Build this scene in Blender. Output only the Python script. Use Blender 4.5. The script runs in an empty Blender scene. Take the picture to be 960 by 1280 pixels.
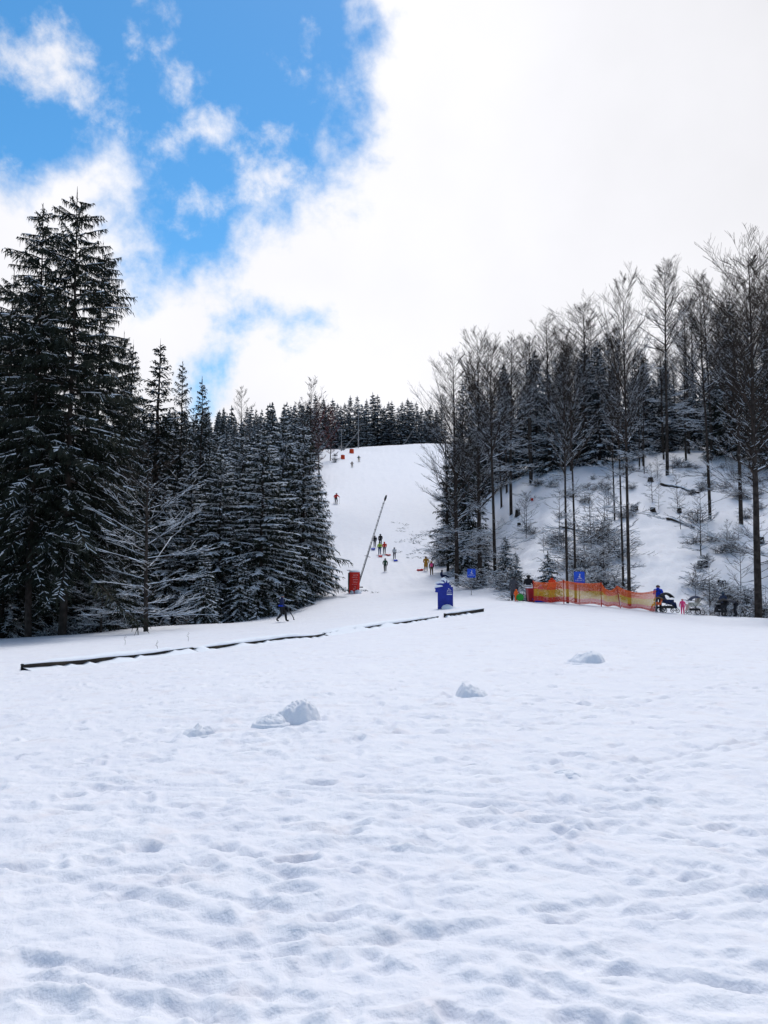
import bpy, bmesh, math, random
import numpy as np
from mathutils import Vector, Matrix
R = math.radians
random.seed(7); rng = np.random.default_rng(7)
scene = bpy.context.scene
col = scene.collection
F = 967.0; PITCH = math.atan(80/967.0); CP, SP = math.cos(PITCH), math.sin(PITCH); CAMH = 1.6

# ------------------------------------------------------------------ materials
def mat(name, color, rough=0.8, metal=0.0, noise=None, bump=None, spec=0.3, coord='Object'):
    m = bpy.data.materials.new(name); m.use_nodes = True
    nt = m.node_tree; b = nt.nodes['Principled BSDF']
    b.inputs['Base Color'].default_value = (*color, 1)
    b.inputs['Roughness'].default_value = rough
    b.inputs['Metallic'].default_value = metal
    b.inputs['Specular IOR Level'].default_value = spec
    tc = nt.nodes.new('ShaderNodeTexCoord')
    if noise:
        sc, c2, lo, hi = noise
        n = nt.nodes.new('ShaderNodeTexNoise'); n.inputs['Scale'].default_value = sc; n.inputs['Detail'].default_value = 4
        nt.links.new(tc.outputs[coord], n.inputs['Vector'])
        r = nt.nodes.new('ShaderNodeValToRGB')
        r.color_ramp.elements[0].position = lo; r.color_ramp.elements[0].color = (*color, 1)
        r.color_ramp.elements[1].position = hi; r.color_ramp.elements[1].color = (*c2, 1)
        nt.links.new(n.outputs['Fac'], r.inputs['Fac']); nt.links.new(r.outputs['Color'], b.inputs['Base Color'])
    if bump:
        sc, st, dist = bump
        n = nt.nodes.new('ShaderNodeTexNoise'); n.inputs['Scale'].default_value = sc; n.inputs['Detail'].default_value = 5
        nt.links.new(tc.outputs[coord], n.inputs['Vector'])
        bp = nt.nodes.new('ShaderNodeBump'); bp.inputs['Strength'].default_value = st; bp.inputs['Distance'].default_value = dist
        nt.links.new(n.outputs['Fac'], bp.inputs['Height']); nt.links.new(bp.outputs['Normal'], b.inputs['Normal'])
    return m

SNOWC = (0.805, 0.82, 0.87)
M = {}
M['snow_branch'] = mat('snow_on_branches', (0.80, 0.83, 0.88), 0.7)
M['snow_cap'] = mat('snow_cap', (0.80, 0.84, 0.90), 0.7, bump=(14, 0.5, 0.02))
M['needles'] = mat('spruce_needles', (0.012, 0.018, 0.015), 0.75, noise=(1.2, (0.032, 0.038, 0.024), 0.35, 0.75), spec=0.15)
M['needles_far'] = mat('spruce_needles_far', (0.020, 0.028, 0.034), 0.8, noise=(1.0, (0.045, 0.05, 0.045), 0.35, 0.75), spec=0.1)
M['bark'] = mat('bark', (0.028, 0.022, 0.019), 0.9, noise=(3.0, (0.075, 0.062, 0.055), 0.4, 0.75), bump=(9, 0.7, 0.05), spec=0.1)
M['twig'] = mat('twig_bark', (0.024, 0.019, 0.017), 0.9, noise=(2.0, (0.055, 0.043, 0.036), 0.35, 0.7), spec=0.1)
M['twig_red'] = mat('reddish_twigs', (0.10, 0.035, 0.035), 0.9, noise=(2.0, (0.16, 0.06, 0.05), 0.35, 0.7), spec=0.1)
M['straw'] = mat('dry_grass', (0.22, 0.12, 0.05), 0.9, noise=(2.0, (0.36, 0.2, 0.08), 0.3, 0.7))
M['wood_cut'] = mat('cut_wood', (0.30, 0.19, 0.10), 0.85, noise=(6, (0.18, 0.1, 0.05), 0.3, 0.7))
M['board'] = mat('dark_weathered_board', (0.035, 0.028, 0.024), 0.8, noise=(1.4, (0.11, 0.085, 0.06), 0.45, 0.8), bump=(8, 0.6, 0.02))
M['board_edge'] = mat('pale_board_edge', (0.26, 0.19, 0.12), 0.8, noise=(5, (0.12, 0.09, 0.06), 0.4, 0.7))
def cloth(name, c): 
    k = 'c_' + name
    if k not in M: M[k] = mat(name + '_fabric', c, 0.85, noise=(9, tuple(min(1, x*1.35+0.01) for x in c), 0.4, 0.7), spec=0.2)
    return M[k]
M['steel'] = mat('grey_steel', (0.30, 0.30, 0.31), 0.45, 0.7, noise=(4, (0.18, 0.18, 0.18), 0.4, 0.7))
M['darksteel'] = mat('dark_steel', (0.04, 0.04, 0.045), 0.5, 0.4)
M['rubber'] = mat('black_rubber', (0.018, 0.018, 0.018), 0.7)
M['red_pad'] = mat('red_vinyl', (0.62, 0.022, 0.012), 0.5, noise=(3, (0.45, 0.014, 0.01), 0.4, 0.7), bump=(5, 0.5, 0.04))
M['orange_pad'] = mat('orange_vinyl', (0.75, 0.075, 0.015), 0.5, noise=(3, (0.6, 0.05, 0.01), 0.4, 0.7))
M['blue_board'] = mat('deep_blue_paint', (0.006, 0.018, 0.24), 0.45, noise=(3, (0.012, 0.03, 0.32), 0.4, 0.7))
M['blue_sign'] = mat('blue_sign_paint', (0.01, 0.07, 0.55), 0.4, noise=(4, (0.012, 0.09, 0.62), 0.4, 0.7))
M['white_paint'] = mat('white_paint', (0.8, 0.8, 0.8), 0.5, noise=(6, (0.7, 0.7, 0.7), 0.4, 0.7))
M['net_orange'] = mat('orange_net', (0.72, 0.10, 0.02), 0.6, noise=(5, (0.80, 0.16, 0.03), 0.4, 0.7))
M['net_red'] = mat('red_net', (0.62, 0.045, 0.03), 0.6, noise=(5, (0.7, 0.08, 0.03), 0.4, 0.7))
M['net_yellow'] = mat('yellow_net', (0.70, 0.40, 0.03), 0.6, noise=(5, (0.6, 0.30, 0.02), 0.4, 0.7))
M['post_red'] = mat('red_post', (0.42, 0.02, 0.015), 0.5, noise=(5, (0.3, 0.015, 0.01), 0.4, 0.7))
M['skin'] = mat('skin', (0.55, 0.30, 0.21), 0.6, noise=(20, (0.48, 0.24, 0.17), 0.4, 0.7))
M['hair'] = mat('dark_hair', (0.03, 0.02, 0.015), 0.7, noise=(20, (0.06, 0.04, 0.03), 0.4, 0.7))
M['rope'] = mat('grey_rope', (0.25, 0.24, 0.22), 0.9)

# ground snow
def snow_ground_mat():
    m = bpy.data.materials.new('trodden_snow'); m.use_nodes = True
    nt = m.node_tree; b = nt.nodes['Principled BSDF']
    b.inputs['Roughness'].default_value = 0.65; b.inputs['Specular IOR Level'].default_value = 0.25
    tc = nt.nodes.new('ShaderNodeTexCoord')
    n = nt.nodes.new('ShaderNodeTexNoise'); n.inputs['Scale'].default_value = 1.3; n.inputs['Detail'].default_value = 5
    nt.links.new(tc.outputs['Object'], n.inputs['Vector'])
    r = nt.nodes.new('ShaderNodeValToRGB')
    r.color_ramp.elements[0].position = 0.3; r.color_ramp.elements[0].color = (SNOWC[0]*.95, SNOWC[1]*.95, SNOWC[2]*.97, 1)
    r.color_ramp.elements[1].position = 0.7; r.color_ramp.elements[1].color = (*SNOWC, 1)
    nt.links.new(n.outputs['Fac'], r.inputs['Fac'])
    # faint brownish-pink grit trodden in by boots
    n3 = nt.nodes.new('ShaderNodeTexNoise'); n3.inputs['Scale'].default_value = 2.6; n3.inputs['Detail'].default_value = 6
    nt.links.new(tc.outputs['Object'], n3.inputs['Vector'])
    r3 = nt.nodes.new('ShaderNodeValToRGB')
    r3.color_ramp.elements[0].position = 0.56; r3.color_ramp.elements[0].color = (0, 0, 0, 1)
    r3.color_ramp.elements[1].position = 0.78; r3.color_ramp.elements[1].color = (0.6, 0.6, 0.6, 1)
    nt.links.new(n3.outputs['Fac'], r3.inputs['Fac'])
    mx = nt.nodes.new('ShaderNodeMix'); mx.data_type = 'RGBA'
    nt.links.new(r3.outputs['Color'], mx.inputs['Factor'])
    nt.links.new(r.outputs['Color'], mx.inputs['A']); mx.inputs['B'].default_value = (0.67, 0.63, 0.665, 1)
    nt.links.new(mx.outputs['Result'], b.inputs['Base Color'])
    prev = None
    for sc, st, di in ((5, 0.6, 0.06), (24, 0.6, 0.018), (110, 0.4, 0.005)):
        n2 = nt.nodes.new('ShaderNodeTexNoise'); n2.inputs['Scale'].default_value = sc; n2.inputs['Detail'].default_value = 4
        nt.links.new(tc.outputs['Object'], n2.inputs['Vector'])
        bp = nt.nodes.new('ShaderNodeBump'); bp.inputs['Strength'].default_value = st; bp.inputs['Distance'].default_value = di
        nt.links.new(n2.outputs['Fac'], bp.inputs['Height'])
        if prev: nt.links.new(prev.outputs['Normal'], bp.inputs['Normal'])
        prev = bp
    nt.links.new(prev.outputs['Normal'], b.inputs['Normal'])
    return m
M['ground'] = snow_ground_mat()

# ------------------------------------------------------------------ object helpers
def tag(o, label=None, cat=None, group=None, kind=None):
    if label: o['label'] = label
    if cat: o['category'] = cat
    if group: o['group'] = group
    if kind: o['kind'] = kind
    return o
def empty(name, loc, rz=0, sc=1.0, lean=(0, 0)):
    o = bpy.data.objects.new(name, None); col.objects.link(o)
    o.location = loc; o.rotation_euler = (lean[0], lean[1], rz)
    o.scale = sc if isinstance(sc, tuple) else (sc, sc, sc)
    o.empty_display_size = 0.2
    return o
def link(name, mesh, parent=None, loc=(0, 0, 0), rot=(0, 0, 0)):
    o = bpy.data.objects.new(name, mesh); col.objects.link(o)
    o.location = loc; o.rotation_euler = rot
    if parent: o.parent = parent
    return o
class MB:
    def __init__(s): s.v = []; s.f = []; s.m = []
    def quad(s, a, b, c, d, mi=0):
        n = len(s.v); s.v += [a, b, c, d]; s.f.append((n, n+1, n+2, n+3)); s.m.append(mi)
    def tri(s, a, b, c, mi=0):
        n = len(s.v); s.v += [a, b, c]; s.f.append((n, n+1, n+2)); s.m.append(mi)
    def tube(s, pts, rad, n=5, mi=0, cap=True):
        base = len(s.v); k = len(pts)
        for i in range(k):
            a = pts[max(0, i-1)]; b = pts[min(k-1, i+1)]
            d = Vector((b[0]-a[0], b[1]-a[1], b[2]-a[2]))
            if d.length < 1e-9: d = Vector((0, 0, 1))
            d.normalize()
            up = Vector((0, 0, 1)) if abs(d.z) < 0.9 else Vector((1, 0, 0))
            x = d.cross(up).normalized(); y = x.cross(d)
            r = rad[i] if hasattr(rad, '__len__') else rad
            for j in range(n):
                t = 2*math.pi*j/n + 0.5; c = math.cos(t)*r; q = math.sin(t)*r
                s.v.append((pts[i][0]+x.x*c+y.x*q, pts[i][1]+x.y*c+y.y*q, pts[i][2]+x.z*c+y.z*q))
        for i in range(k-1):
            for j in range(n):
                a = base+i*n+j; b = base+i*n+(j+1) % n
                s.f.append((a, b, b+n, a+n)); s.m.append(mi)
        if cap:
            s.f.append(tuple(base+j for j in range(n))[::-1]); s.m.append(mi)
            s.f.append(tuple(base+(k-1)*n+j for j in range(n))); s.m.append(mi)
    def box(s, c, d, mi=0, rz=0, rx=0, ry=0):
        mt = Matrix.Rotation(rz, 3, 'Z') @ Matrix.Rotation(ry, 3, 'Y') @ Matrix.Rotation(rx, 3, 'X')
        n = len(s.v)
        for x in (-.5, .5):
            for y in (-.5, .5):
                for z in (-.5, .5):
                    p = mt @ Vector((x*d[0], y*d[1], z*d[2])); s.v.append((p.x+c[0], p.y+c[1], p.z+c[2]))
        for f in ((0, 1, 3, 2), (4, 6, 7, 5), (0, 4, 5, 1), (2, 3, 7, 6), (0, 2, 6, 4), (1, 5, 7, 3)):
            s.f.append(tuple(n+i for i in f)); s.m.append(mi)
    def blob(s, c, r, mi=0, nu=10, nv=7, z0=-1.0, jit=0.0, rnd=random):
        # ellipsoid (or its part above z0)
        base = len(s.v); t0 = math.asin(max(-1, z0))
        for i in range(nv+1):
            t = t0 + (math.pi/2-t0)*i/nv
            for j in range(nu):
                a = 2*math.pi*j/nu; k = 1+rnd.uniform(-jit, jit)
                s.v.append((c[0]+r[0]*math.cos(t)*math.cos(a)*k, c[1]+r[1]*math.cos(t)*math.sin(a)*k, c[2]+r[2]*math.sin(t)*k))
        for i in range(nv):
            for j in range(nu):
                a = base+i*nu+j; b = base+i*nu+(j+1) % nu
                s.f.append((a, b, b+nu, a+nu)); s.m.append(mi)
    def prism(s, pts, y0, y1, mi=0):
        # outline in x,z extruded along y
        n = len(s.v); k = len(pts)
        for p in pts: s.v.append((p[0], y0, p[1]))
        for p in pts: s.v.append((p[0], y1, p[1]))
        s.f.append(tuple(n+i for i in range(k))); s.m.append(mi)
        s.f.append(tuple(n+k+i for i in range(k))[::-1]); s.m.append(mi)
        for i in range(k):
            j = (i+1) % k; s.f.append((n+i, n+k+i, n+k+j, n+j)); s.m.append(mi)
    def mesh(s, name, mats, smooth=False):
        me = bpy.data.meshes.new(name); me.from_pydata(s.v, [], s.f)
        for m in mats: me.materials.append(m)
        me.polygons.foreach_set('material_index', s.m)
        if smooth: me.polygons.foreach_set('use_smooth', [True]*len(s.f))
        me.update(); return me
    def build(s, name, mats, parent=None, smooth=False, loc=(0, 0, 0), rot=(0, 0, 0)):
        if not isinstance(mats, (list, tuple)): mats = [mats]
        return link(name, s.mesh(name, mats, smooth), parent, loc, rot)

# ------------------------------------------------------------------ terrain
PX = np.array([-300, 0, 200, 350, 410, 480, 550, 600, 640, 700, 760, 860, 960, 1260], float)
ROWS = [
 (0,   [0]*14),
 (5,   [-.10,-.08,-.06,-.04,-.03,-.02,-.02,-.02,-.02,-.02,-.02,-.03,-.04,-.06]),
 (10,  [-.35,-.25,-.18,-.12,-.1,-.1,-.1,-.1,-.1,-.1,-.1,-.1,-.12,-.2]),
 (20,  [-1.2,-.90,-.7,-.5,-.45,-.4,-.36,-.32,-.3,-.3,-.3,-.34,-.4,-.6]),
 (30,  [-1.75,-1.4,-1.15,-.9,-.8,-.68,-.58,-.5,-.45,-.45,-.48,-.6,-.7,-1.0]),
 (40,  [-2.2,-1.85,-1.45,-1.2,-1.05,-.8,-.62,-.5,-.35,-.42,-.52,-.88,-1.05,-1.5]),
 (45,  [-2.3,-1.98,-1.58,-1.28,-1.1,-.8,-.6,-.42,-.22,-.32,-.45,-.95,-1.15,-1.7]),
 (50,  [-2.8,-2.5,-1.62,-1.32,-1.0,-.7,-.45,-.28,-.05,-.16,-.31,-.83,-1.09,-1.7]),
 (55,  [-3.0,-2.8,-2.2,-1.32,-.85,-.55,-.3,-.15,-.25,-.6,-.9,-1.4,-1.7,-2.2]),
 (60,  [-3.0,-2.8,-2.4,-1.28,-.55,-.35,-.15,-.05,-.5,-.3,-.2,-.1,0,.2]),
 (65,  [-2.8,-2.6,-2.4,-1.7,-.2,-.1,0,.1,.3,1.5,1.8,2.2,2.5,3]),
 (80,  [-2.0,-1.8,-1.5,-.8,.5,.5,.6,1.2,4.2,6.6,7.2,8.5,9,10]),
 (95,  [0,.3,.5,.8,1.9,2.1,2.5,5.2,10.2,12.6,13.5,14.8,15.5,16]),
 (110, [3,4,4.5,4.5,5.4,4.8,5.4,10.8,15.6,17.8,18.5,19.5,20,21]),
 (128, [6,7.5,8.8,10,13.2,10.6,9.8,15,19.2,21.2,22,23,23.5,24.5]),
 (140, [9,10,12,13,16,14.4,13.4,17.5,20,23,24.5,26,26,27]),
 (170, [16,17,19,21,23.2,22.3,21.8,24.5,26,28,29,31,31,31]),
 (200, [24,25,27.5,30,31.6,30.5,29.8,31,32,33,33,34,34,34]),
 (225, [29,31,34,37,38.5,37.5,37,37.5,37.5,36,35.5,36,35,35]),
 (250, [34,36,39,41,42,43.6,44.4,42.5,41,38,37.5,37,36,36]),
 (275, [36,39,42,43.5,43,43,43,42,41,39,38,38,37,37]),
 (320, [37,41,44,44,42,41,40,40,40,39,38,38,37,37]),
 (500, [30,36,40,38,36,34,34,34,34,34,34,34,34,34]),
 (1500,[30]*14)]
DD = np.array([r[0] for r in ROWS], float); ZT = np.array([r[1] for r in ROWS], float)
def pchip(x, Y, xi):
    h = np.diff(x); dl = np.diff(Y, axis=0)/h[:, None]
    m = np.zeros_like(Y); m[0] = dl[0]; m[-1] = dl[-1]
    w1 = (2*h[1:]+h[:-1])[:, None]; w2 = (h[1:]+2*h[:-1])[:, None]
    a, b = dl[:-1], dl[1:]
    with np.errstate(all='ignore'):
        mm = (w1+w2)/(w1/a+w2/b)
    m[1:-1] = np.where(a*b > 0, mm, 0)
    m[1:-1] = np.nan_to_num(m[1:-1])
    i = np.clip(np.searchsorted(x, xi, side='right')-1, 0, len(x)-2)
    t = ((xi-x[i])/h[i])[:, None]; H = h[i][:, None]
    return (2*t**3-3*t**2+1)*Y[i]+(t**3-2*t**2+t)*H*m[i]+(-2*t**3+3*t**2)*Y[i+1]+(t**3-t**2)*H*m[i+1]
DF = np.concatenate([np.arange(0, 330, .5), np.arange(330, 1501, 10.)])
PF = np.arange(-300, 1261, 4.)
Z1 = pchip(DD, ZT, DF); Z2 = pchip(PX, Z1.T.copy(), PF).T
def base_z(x, y):
    x = np.asarray(x, float); y = np.asarray(y, float)
    r = np.hypot(x, y)+1e-6; c = y/r
    d = np.maximum(y, r*0.62)
    u = np.where(y > 0.05, x/np.maximum(y, .05), np.sign(x)*99)
    px = np.clip(480+F*u, -299, 1259)
    d = np.clip(d, 0, 1499)
    i = np.clip(np.searchsorted(DF, d, side='right')-1, 0, len(DF)-2); t = (d-DF[i])/(DF[i+1]-DF[i])
    j = np.clip(((px+300)/4).astype(int), 0, len(PF)-2); s = (px-PF[j])/4
    z = (Z2[i, j]*(1-t)*(1-s)+Z2[i+1, j]*t*(1-s)+Z2[i, j+1]*(1-t)*s+Z2[i+1, j+1]*t*s)
    k = np.clip((c+0.2)/0.6, 0, 1); k = k*k*(3-2*k)
    return z*k
def vnoise(x, y, seed=0):
    xi = np.floor(x).astype(np.int64); yi = np.floor(y).astype(np.int64); fx = x-xi; fy = y-yi
    fx = fx*fx*fx*(fx*(fx*6-15)+10); fy = fy*fy*fy*(fy*(fy*6-15)+10)
    def h(a, b):
        n = (a*374761393+b*668265263+seed*1442695041) & 0xffffffff
        n = ((n ^ (n >> 13))*1274126177) & 0xffffffff
        return ((n ^ (n >> 16)) & 0xffff)/65535.0
    return (h(xi, yi)*(1-fx)+h(xi+1, yi)*fx)*(1-fy)+(h(xi, yi+1)*(1-fx)+h(xi+1, yi+1)*fx)*fy
def fbm(x, y, oct=4, seed=0):
    s = 0; a = 1; t = 0
    for o in range(oct):
        s = s+a*(vnoise(x*2**o+o*17.3, y*2**o-o*9.1, seed+o)-.5); t += a; a *= .5
    return s/t*2
# stamped foreground relief: boot prints, drag marks and ski tracks, 2.5 cm cells
CELL = .025; GX0, GY0 = -20.0, 1.0; NX, NY = 1600, 1300
REL = np.zeros((NY, NX), np.float32)
def stamp(cx, cy, a, b, th, depth, rim=0.35, pw=1.6):
    rr = max(a, b)*2.6
    i0, i1 = int((cx-rr-GX0)/CELL), int((cx+rr-GX0)/CELL)+1; j0, j1 = int((cy-rr-GY0)/CELL), int((cy+rr-GY0)/CELL)+1
    i0 = max(i0, 0); j0 = max(j0, 0); i1 = min(i1, NX); j1 = min(j1, NY)
    if i0 >= i1 or j0 >= j1: return
    X, Y = np.meshgrid(GX0+np.arange(i0, i1)*CELL-cx, GY0+np.arange(j0, j1)*CELL-cy)
    p = (X*math.cos(th)+Y*math.sin(th))/a; q = (-X*math.sin(th)+Y*math.cos(th))/b
    r2 = p*p+q*q
    REL[j0:j1, i0:i1] += (-depth*np.exp(-(r2**pw)) + rim*depth*np.exp(-((np.sqrt(r2)-1.45)/.35)**2)).astype(np.float32)
rs = random.Random(11)
for k in range(340):      # walked trails
    y = 2.2+22*rs.random()**1.5; x = rs.uniform(-.62, .62)*y*1.1; th = rs.choice([rs.uniform(-.5, .5), rs.uniform(-.5, .5), rs.uniform(0, 3.1)])
    n = rs.randint(2, 9); st = rs.uniform(.45, .7); side = 1; dp = rs.uniform(.012, .034)
    for i in range(n):
        th += rs.uniform(-.12, .12); x += math.cos(th)*st; y += math.sin(th)*st; side = -side
        if y > 1.6: stamp(x-math.sin(th)*.1*side, y+math.cos(th)*.1*side, rs.uniform(.10, .15), rs.uniform(.04, .065), th+rs.uniform(-.3, .3), dp*rs.uniform(.6, 1.5), rs.uniform(.2, .6), 3.0)
for k in range(2300):      # scattered scuffs and lumps
    y = 2.0+27*rs.random()**1.2; x = rs.uniform(-.65, .65)*y*1.1
    stamp(x, y, rs.uniform(.04, .22), rs.uniform(.025, .08), rs.uniform(-.5, .5) if rs.random() < .7 else rs.uniform(0, 3), rs.uniform(-.018, .026), rs.uniform(0, .3))
def groove(p, q, w, depth, wob=.04):
    L = math.hypot(q[0]-p[0], q[1]-p[1]); n = int(L/.06); th = math.atan2(q[1]-p[1], q[0]-p[0]); ph = rs.uniform(0, 6)
    for i in range(n):
        t = i/n; o = wob*math.sin(ph+t*L*1.3); d = 1.25*depth*(.5+.5*math.sin(ph*2+t*L*.9)**2)*min(1, 6*t, 6*(1-t))
        stamp(p[0]+(q[0]-p[0])*t-math.sin(th)*o, p[1]+(q[1]-p[1])*t+math.cos(th)*o, .06, w, th, d*.55, .12)
groove((-1.5, 3.95), (1.6, 2.7), .045, .035); groove((-1.3, 4.25), (1.9, 3.05), .04, .03)
groove((-2.6, 4.9), (-.4, 3.6), .05, .035); groove((-1.9, 3.1), (-.9, 2.5), .05, .05)
groove((-2.2, 5.8), (.6, 5.0), .05, .02); groove((.9, 4.5), (3.2, 4.05), .045, .03)
groove((.2, 5.4), (2.9, 4.7), .04, .018); groove((-.2, 3.7), (2.2, 2.9), .06, .025)
groove((-3.5, 7.5), (2.0, 8.6), .05, .022); groove((-3.4, 7.9), (2.1, 9.0), .05, .018)
groove((2.2, 9.5), (7.5, 14.5), .06, .03); groove((1.0, 7.2), (5.5, 6.5), .05, .02)
for (p_, q_) in (((-3.2, 6.6), (2.6, 5.2)), ((-1.0, 3.3), (2.6, 4.3)), ((-4.2, 10.5), (4.5, 8.2)), ((-2.2, 3.6), (1.2, 2.35)), ((-7, 14), (8, 16.5)), ((1.5, 6.2), (5.8, 9.5))):
    for o_ in (0, .16): groove((p_[0], p_[1]+o_), (q_[0], q_[1]+o_*1.1), .032, .032, .02)
groove((-6, 9), (1, 12), .05, .02); groove((-5, 12), (6, 10.5), .06, .02)
for k in range(60):
    y = rs.uniform(2.6, 20); x = rs.uniform(-.5, .5)*y; L = rs.uniform(.6, 2.4); th = rs.uniform(-.55, .35)
    groove((x, y), (x+math.cos(th)*L, y+math.sin(th)*L), rs.uniform(.03, .06), rs.uniform(.012, .03))
def relief(x, y):
    fi = (x-GX0)/CELL; fj = (y-GY0)/CELL
    ok = (fi > 0) & (fi < NX-2) & (fj > 0) & (fj < NY-2)
    i = np.clip(fi.astype(int), 0, NX-2); j = np.clip(fj.astype(int), 0, NY-2); s = np.clip(fi-i, 0, 1); t = np.clip(fj-j, 0, 1)
    v = REL[j, i]*(1-s)*(1-t)+REL[j, i+1]*s*(1-t)+REL[j+1, i]*(1-s)*t+REL[j+1, i+1]*s*t
    edge = np.clip(np.minimum(NY-2-fj, np.minimum(fi, NX-2-fi))/80, 0, 1)
    return np.where(ok, v*edge, 0)
def in_piste(px, d):
    YL = [40, 60, 68, 95, 110, 140, 170, 200, 230, 250, 254]; Lb = [-300, 385, 412, 410, 406, 404, 405, 412, 428, 462, 500]
    Rb = [1300, 690, 640, 572, 556, 545, 545, 546, 548, 550, 552]
    l = np.interp(d, YL, Lb); r = np.interp(d, YL, Rb)
    return (px > l) & (px < r) & (d < 254)
def detail_z(x, y):
    r = np.hypot(x, y); px = 480+F*x/np.maximum(y, .5)
    near = np.clip(1-(y-28)/22, 0, 1)
    z = relief(x, y)*np.clip(.66+y/26, .7, 1.4)
    z = z+near*(.022*fbm(x*.55+9, y*1.1, 3, 13)+.015*fbm(x*.9, y*1.5, 4, 3)+.016*fbm(x*3.0, y*4.6, 4, 9)+.005*fbm(x*11, y*14, 3, 21)-.016*np.clip(1-np.abs(fbm(x*2.1+3, y*3.4, 3, 55))*3.2, 0, 1))
    z = z+.10*fbm(x*.12, y*.12, 3, 5)*np.clip(r/12, 0, 1)*np.clip(1-(r-60)/60, .3, 1)
    rough = (y > 52) & (~in_piste(px, y))
    k = np.clip((y-52)/8, 0, 1)*rough*np.clip((px-600)/60, 0, 1)
    z = z+k*(.55*fbm(x*.30, y*.30, 4, 31)+.20*fbm(x*1.1, y*1.1, 3, 33))
    pk = np.clip((y-60)/20, 0, 1)*in_piste(px, y)
    z = z+pk*(.16*fbm(x*.16, y*.16, 4, 41)+.07*fbm(x*1.6+.1*y, y*.10, 3, 43)+.03*fbm(x*1.5, y*1.2, 3, 47))
    return z
def gz(x, y): return float(base_z(x, y)+detail_z(np.array(float(x)), np.array(float(y))))
def ray(px, py):
    u = (px-480)/F; v = (640-py)/F
    return (u, CP-v*SP, SP+v*CP)
def place(px, py, lo=2.0):
    d = ray(px, py); t = np.arange(lo, 420, .1)
    x = t*d[0]; y = t*d[1]; z = CAMH+t*d[2]
    g = base_z(x, y)+detail_z(x, y)
    h = np.nonzero(g >= z)[0]
    k = h[0] if len(h) else len(t)-1
    return (float(x[k]), float(y[k]), float(g[k]))
def at(px, Y, py=720):
    d = ray(px, py); x = d[0]/d[1]*Y
    return (x, Y, gz(x, Y))
def ztop(px, py, Y):
    d = ray(px, py); return CAMH+Y*d[2]/d[1]

for (cx_, cy_) in ((368, 903), (338, 906), (588, 869), (736, 827), (246, 921), (712, 968), (480, 900), (640, 905), (830, 930), (560, 940)):
    bx, by, bz = place(cx_, cy_)
    for k in range(26): stamp(bx+rs.gauss(0, .55), by+rs.gauss(-.1, .5), rs.uniform(.03, .09), rs.uniform(.03, .07), rs.uniform(0, 3), rs.uniform(-.035, -.01), 0)
def build_ground():
    th = np.concatenate([np.linspace(-math.pi, R(-36), 70, endpoint=False), np.linspace(R(-36), R(36), 600, endpoint=False), np.linspace(R(36), math.pi, 70, endpoint=False)])
    rr = np.concatenate([[0.3, .7, 1.1, 1.5, 1.8], np.geomspace(2.0, 30, 520, endpoint=False), np.geomspace(30, 80, 130, endpoint=False), np.geomspace(80, 300, 140, endpoint=False), np.geomspace(300, 1400, 20)])
    T, RR = np.meshgrid(th, rr)
    X = RR*np.sin(T); Y = RR*np.cos(T)
    Z = base_z(X, Y)+detail_z(X, Y)
    n, m = X.shape
    V = np.stack([X.ravel(), Y.ravel(), Z.ravel()], 1)
    V = np.vstack([V, [[0, 0, 0]]])
    i = np.arange(n-1)[:, None]*m; j = np.arange(m)[None, :]; j2 = (j+1) % m
    Q = np.stack([i+j, i+m+j, i+m+j2, i+j2], -1).reshape(-1, 4)
    nq = len(Q); jj = np.arange(m)
    Tm = np.stack([np.full(m, n*m), jj, (jj+1) % m], 1)
    me = bpy.data.meshes.new('ground')
    me.vertices.add(len(V)); me.vertices.foreach_set('co', V.astype(np.float32).ravel())
    loops = np.concatenate([Q.ravel(), Tm.ravel()]); me.loops.add(len(loops)); me.loops.foreach_set('vertex_index', loops.astype(np.int32))
    st = np.concatenate([np.arange(nq)*4, nq*4+np.arange(m)*3]); me.polygons.add(len(st)); me.polygons.foreach_set('loop_start', st.astype(np.int32))
    me.update(calc_edges=True); me.validate()
    me.polygons.foreach_set('use_smooth', np.ones(len(me.polygons), bool))
    me.materials.append(M['ground'])
    tag(link('ground', me), kind='structure')
build_ground()

# ------------------------------------------------------------------ conifers
def rvec(rd): return (rd.uniform(-1, 1), rd.uniform(-1, 1), rd.uniform(-1, 1))
def twig(mb, p, d, l, w, rd, mi=0, up=None, tw=0.2):
    # tapered flat brush; d unit-ish
    u = up or rvec(rd)
    sx = d[1]*u[2]-d[2]*u[1]; sy = d[2]*u[0]-d[0]*u[2]; sz = d[0]*u[1]-d[1]*u[0]
    n = math.sqrt(sx*sx+sy*sy+sz*sz) or 1; k = w/2/n; sx *= k; sy *= k; sz *= k
    q = (p[0]+d[0]*l, p[1]+d[1]*l, p[2]+d[2]*l)
    mb.quad((p[0]-sx, p[1]-sy, p[2]-sz), (p[0]+sx, p[1]+sy, p[2]+sz), (q[0]+sx*tw, q[1]+sy*tw, q[2]+sz*tw), (q[0]-sx*tw, q[1]-sy*tw, q[2]-sz*tw), mi)
def ridge(mb, A, B, sx, sy, o, hgt):
    for sg in (-1, 1):
        mb.quad((A[0]+sg*sx, A[1]+sg*sy, A[2]+o*.3-.01), (B[0]+sg*sx*.6, B[1]+sg*sy*.6, B[2]+o*.3-.01), (B[0], B[1], B[2]+o+hgt*.7), (A[0], A[1], A[2]+o+hgt), 1)
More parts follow.
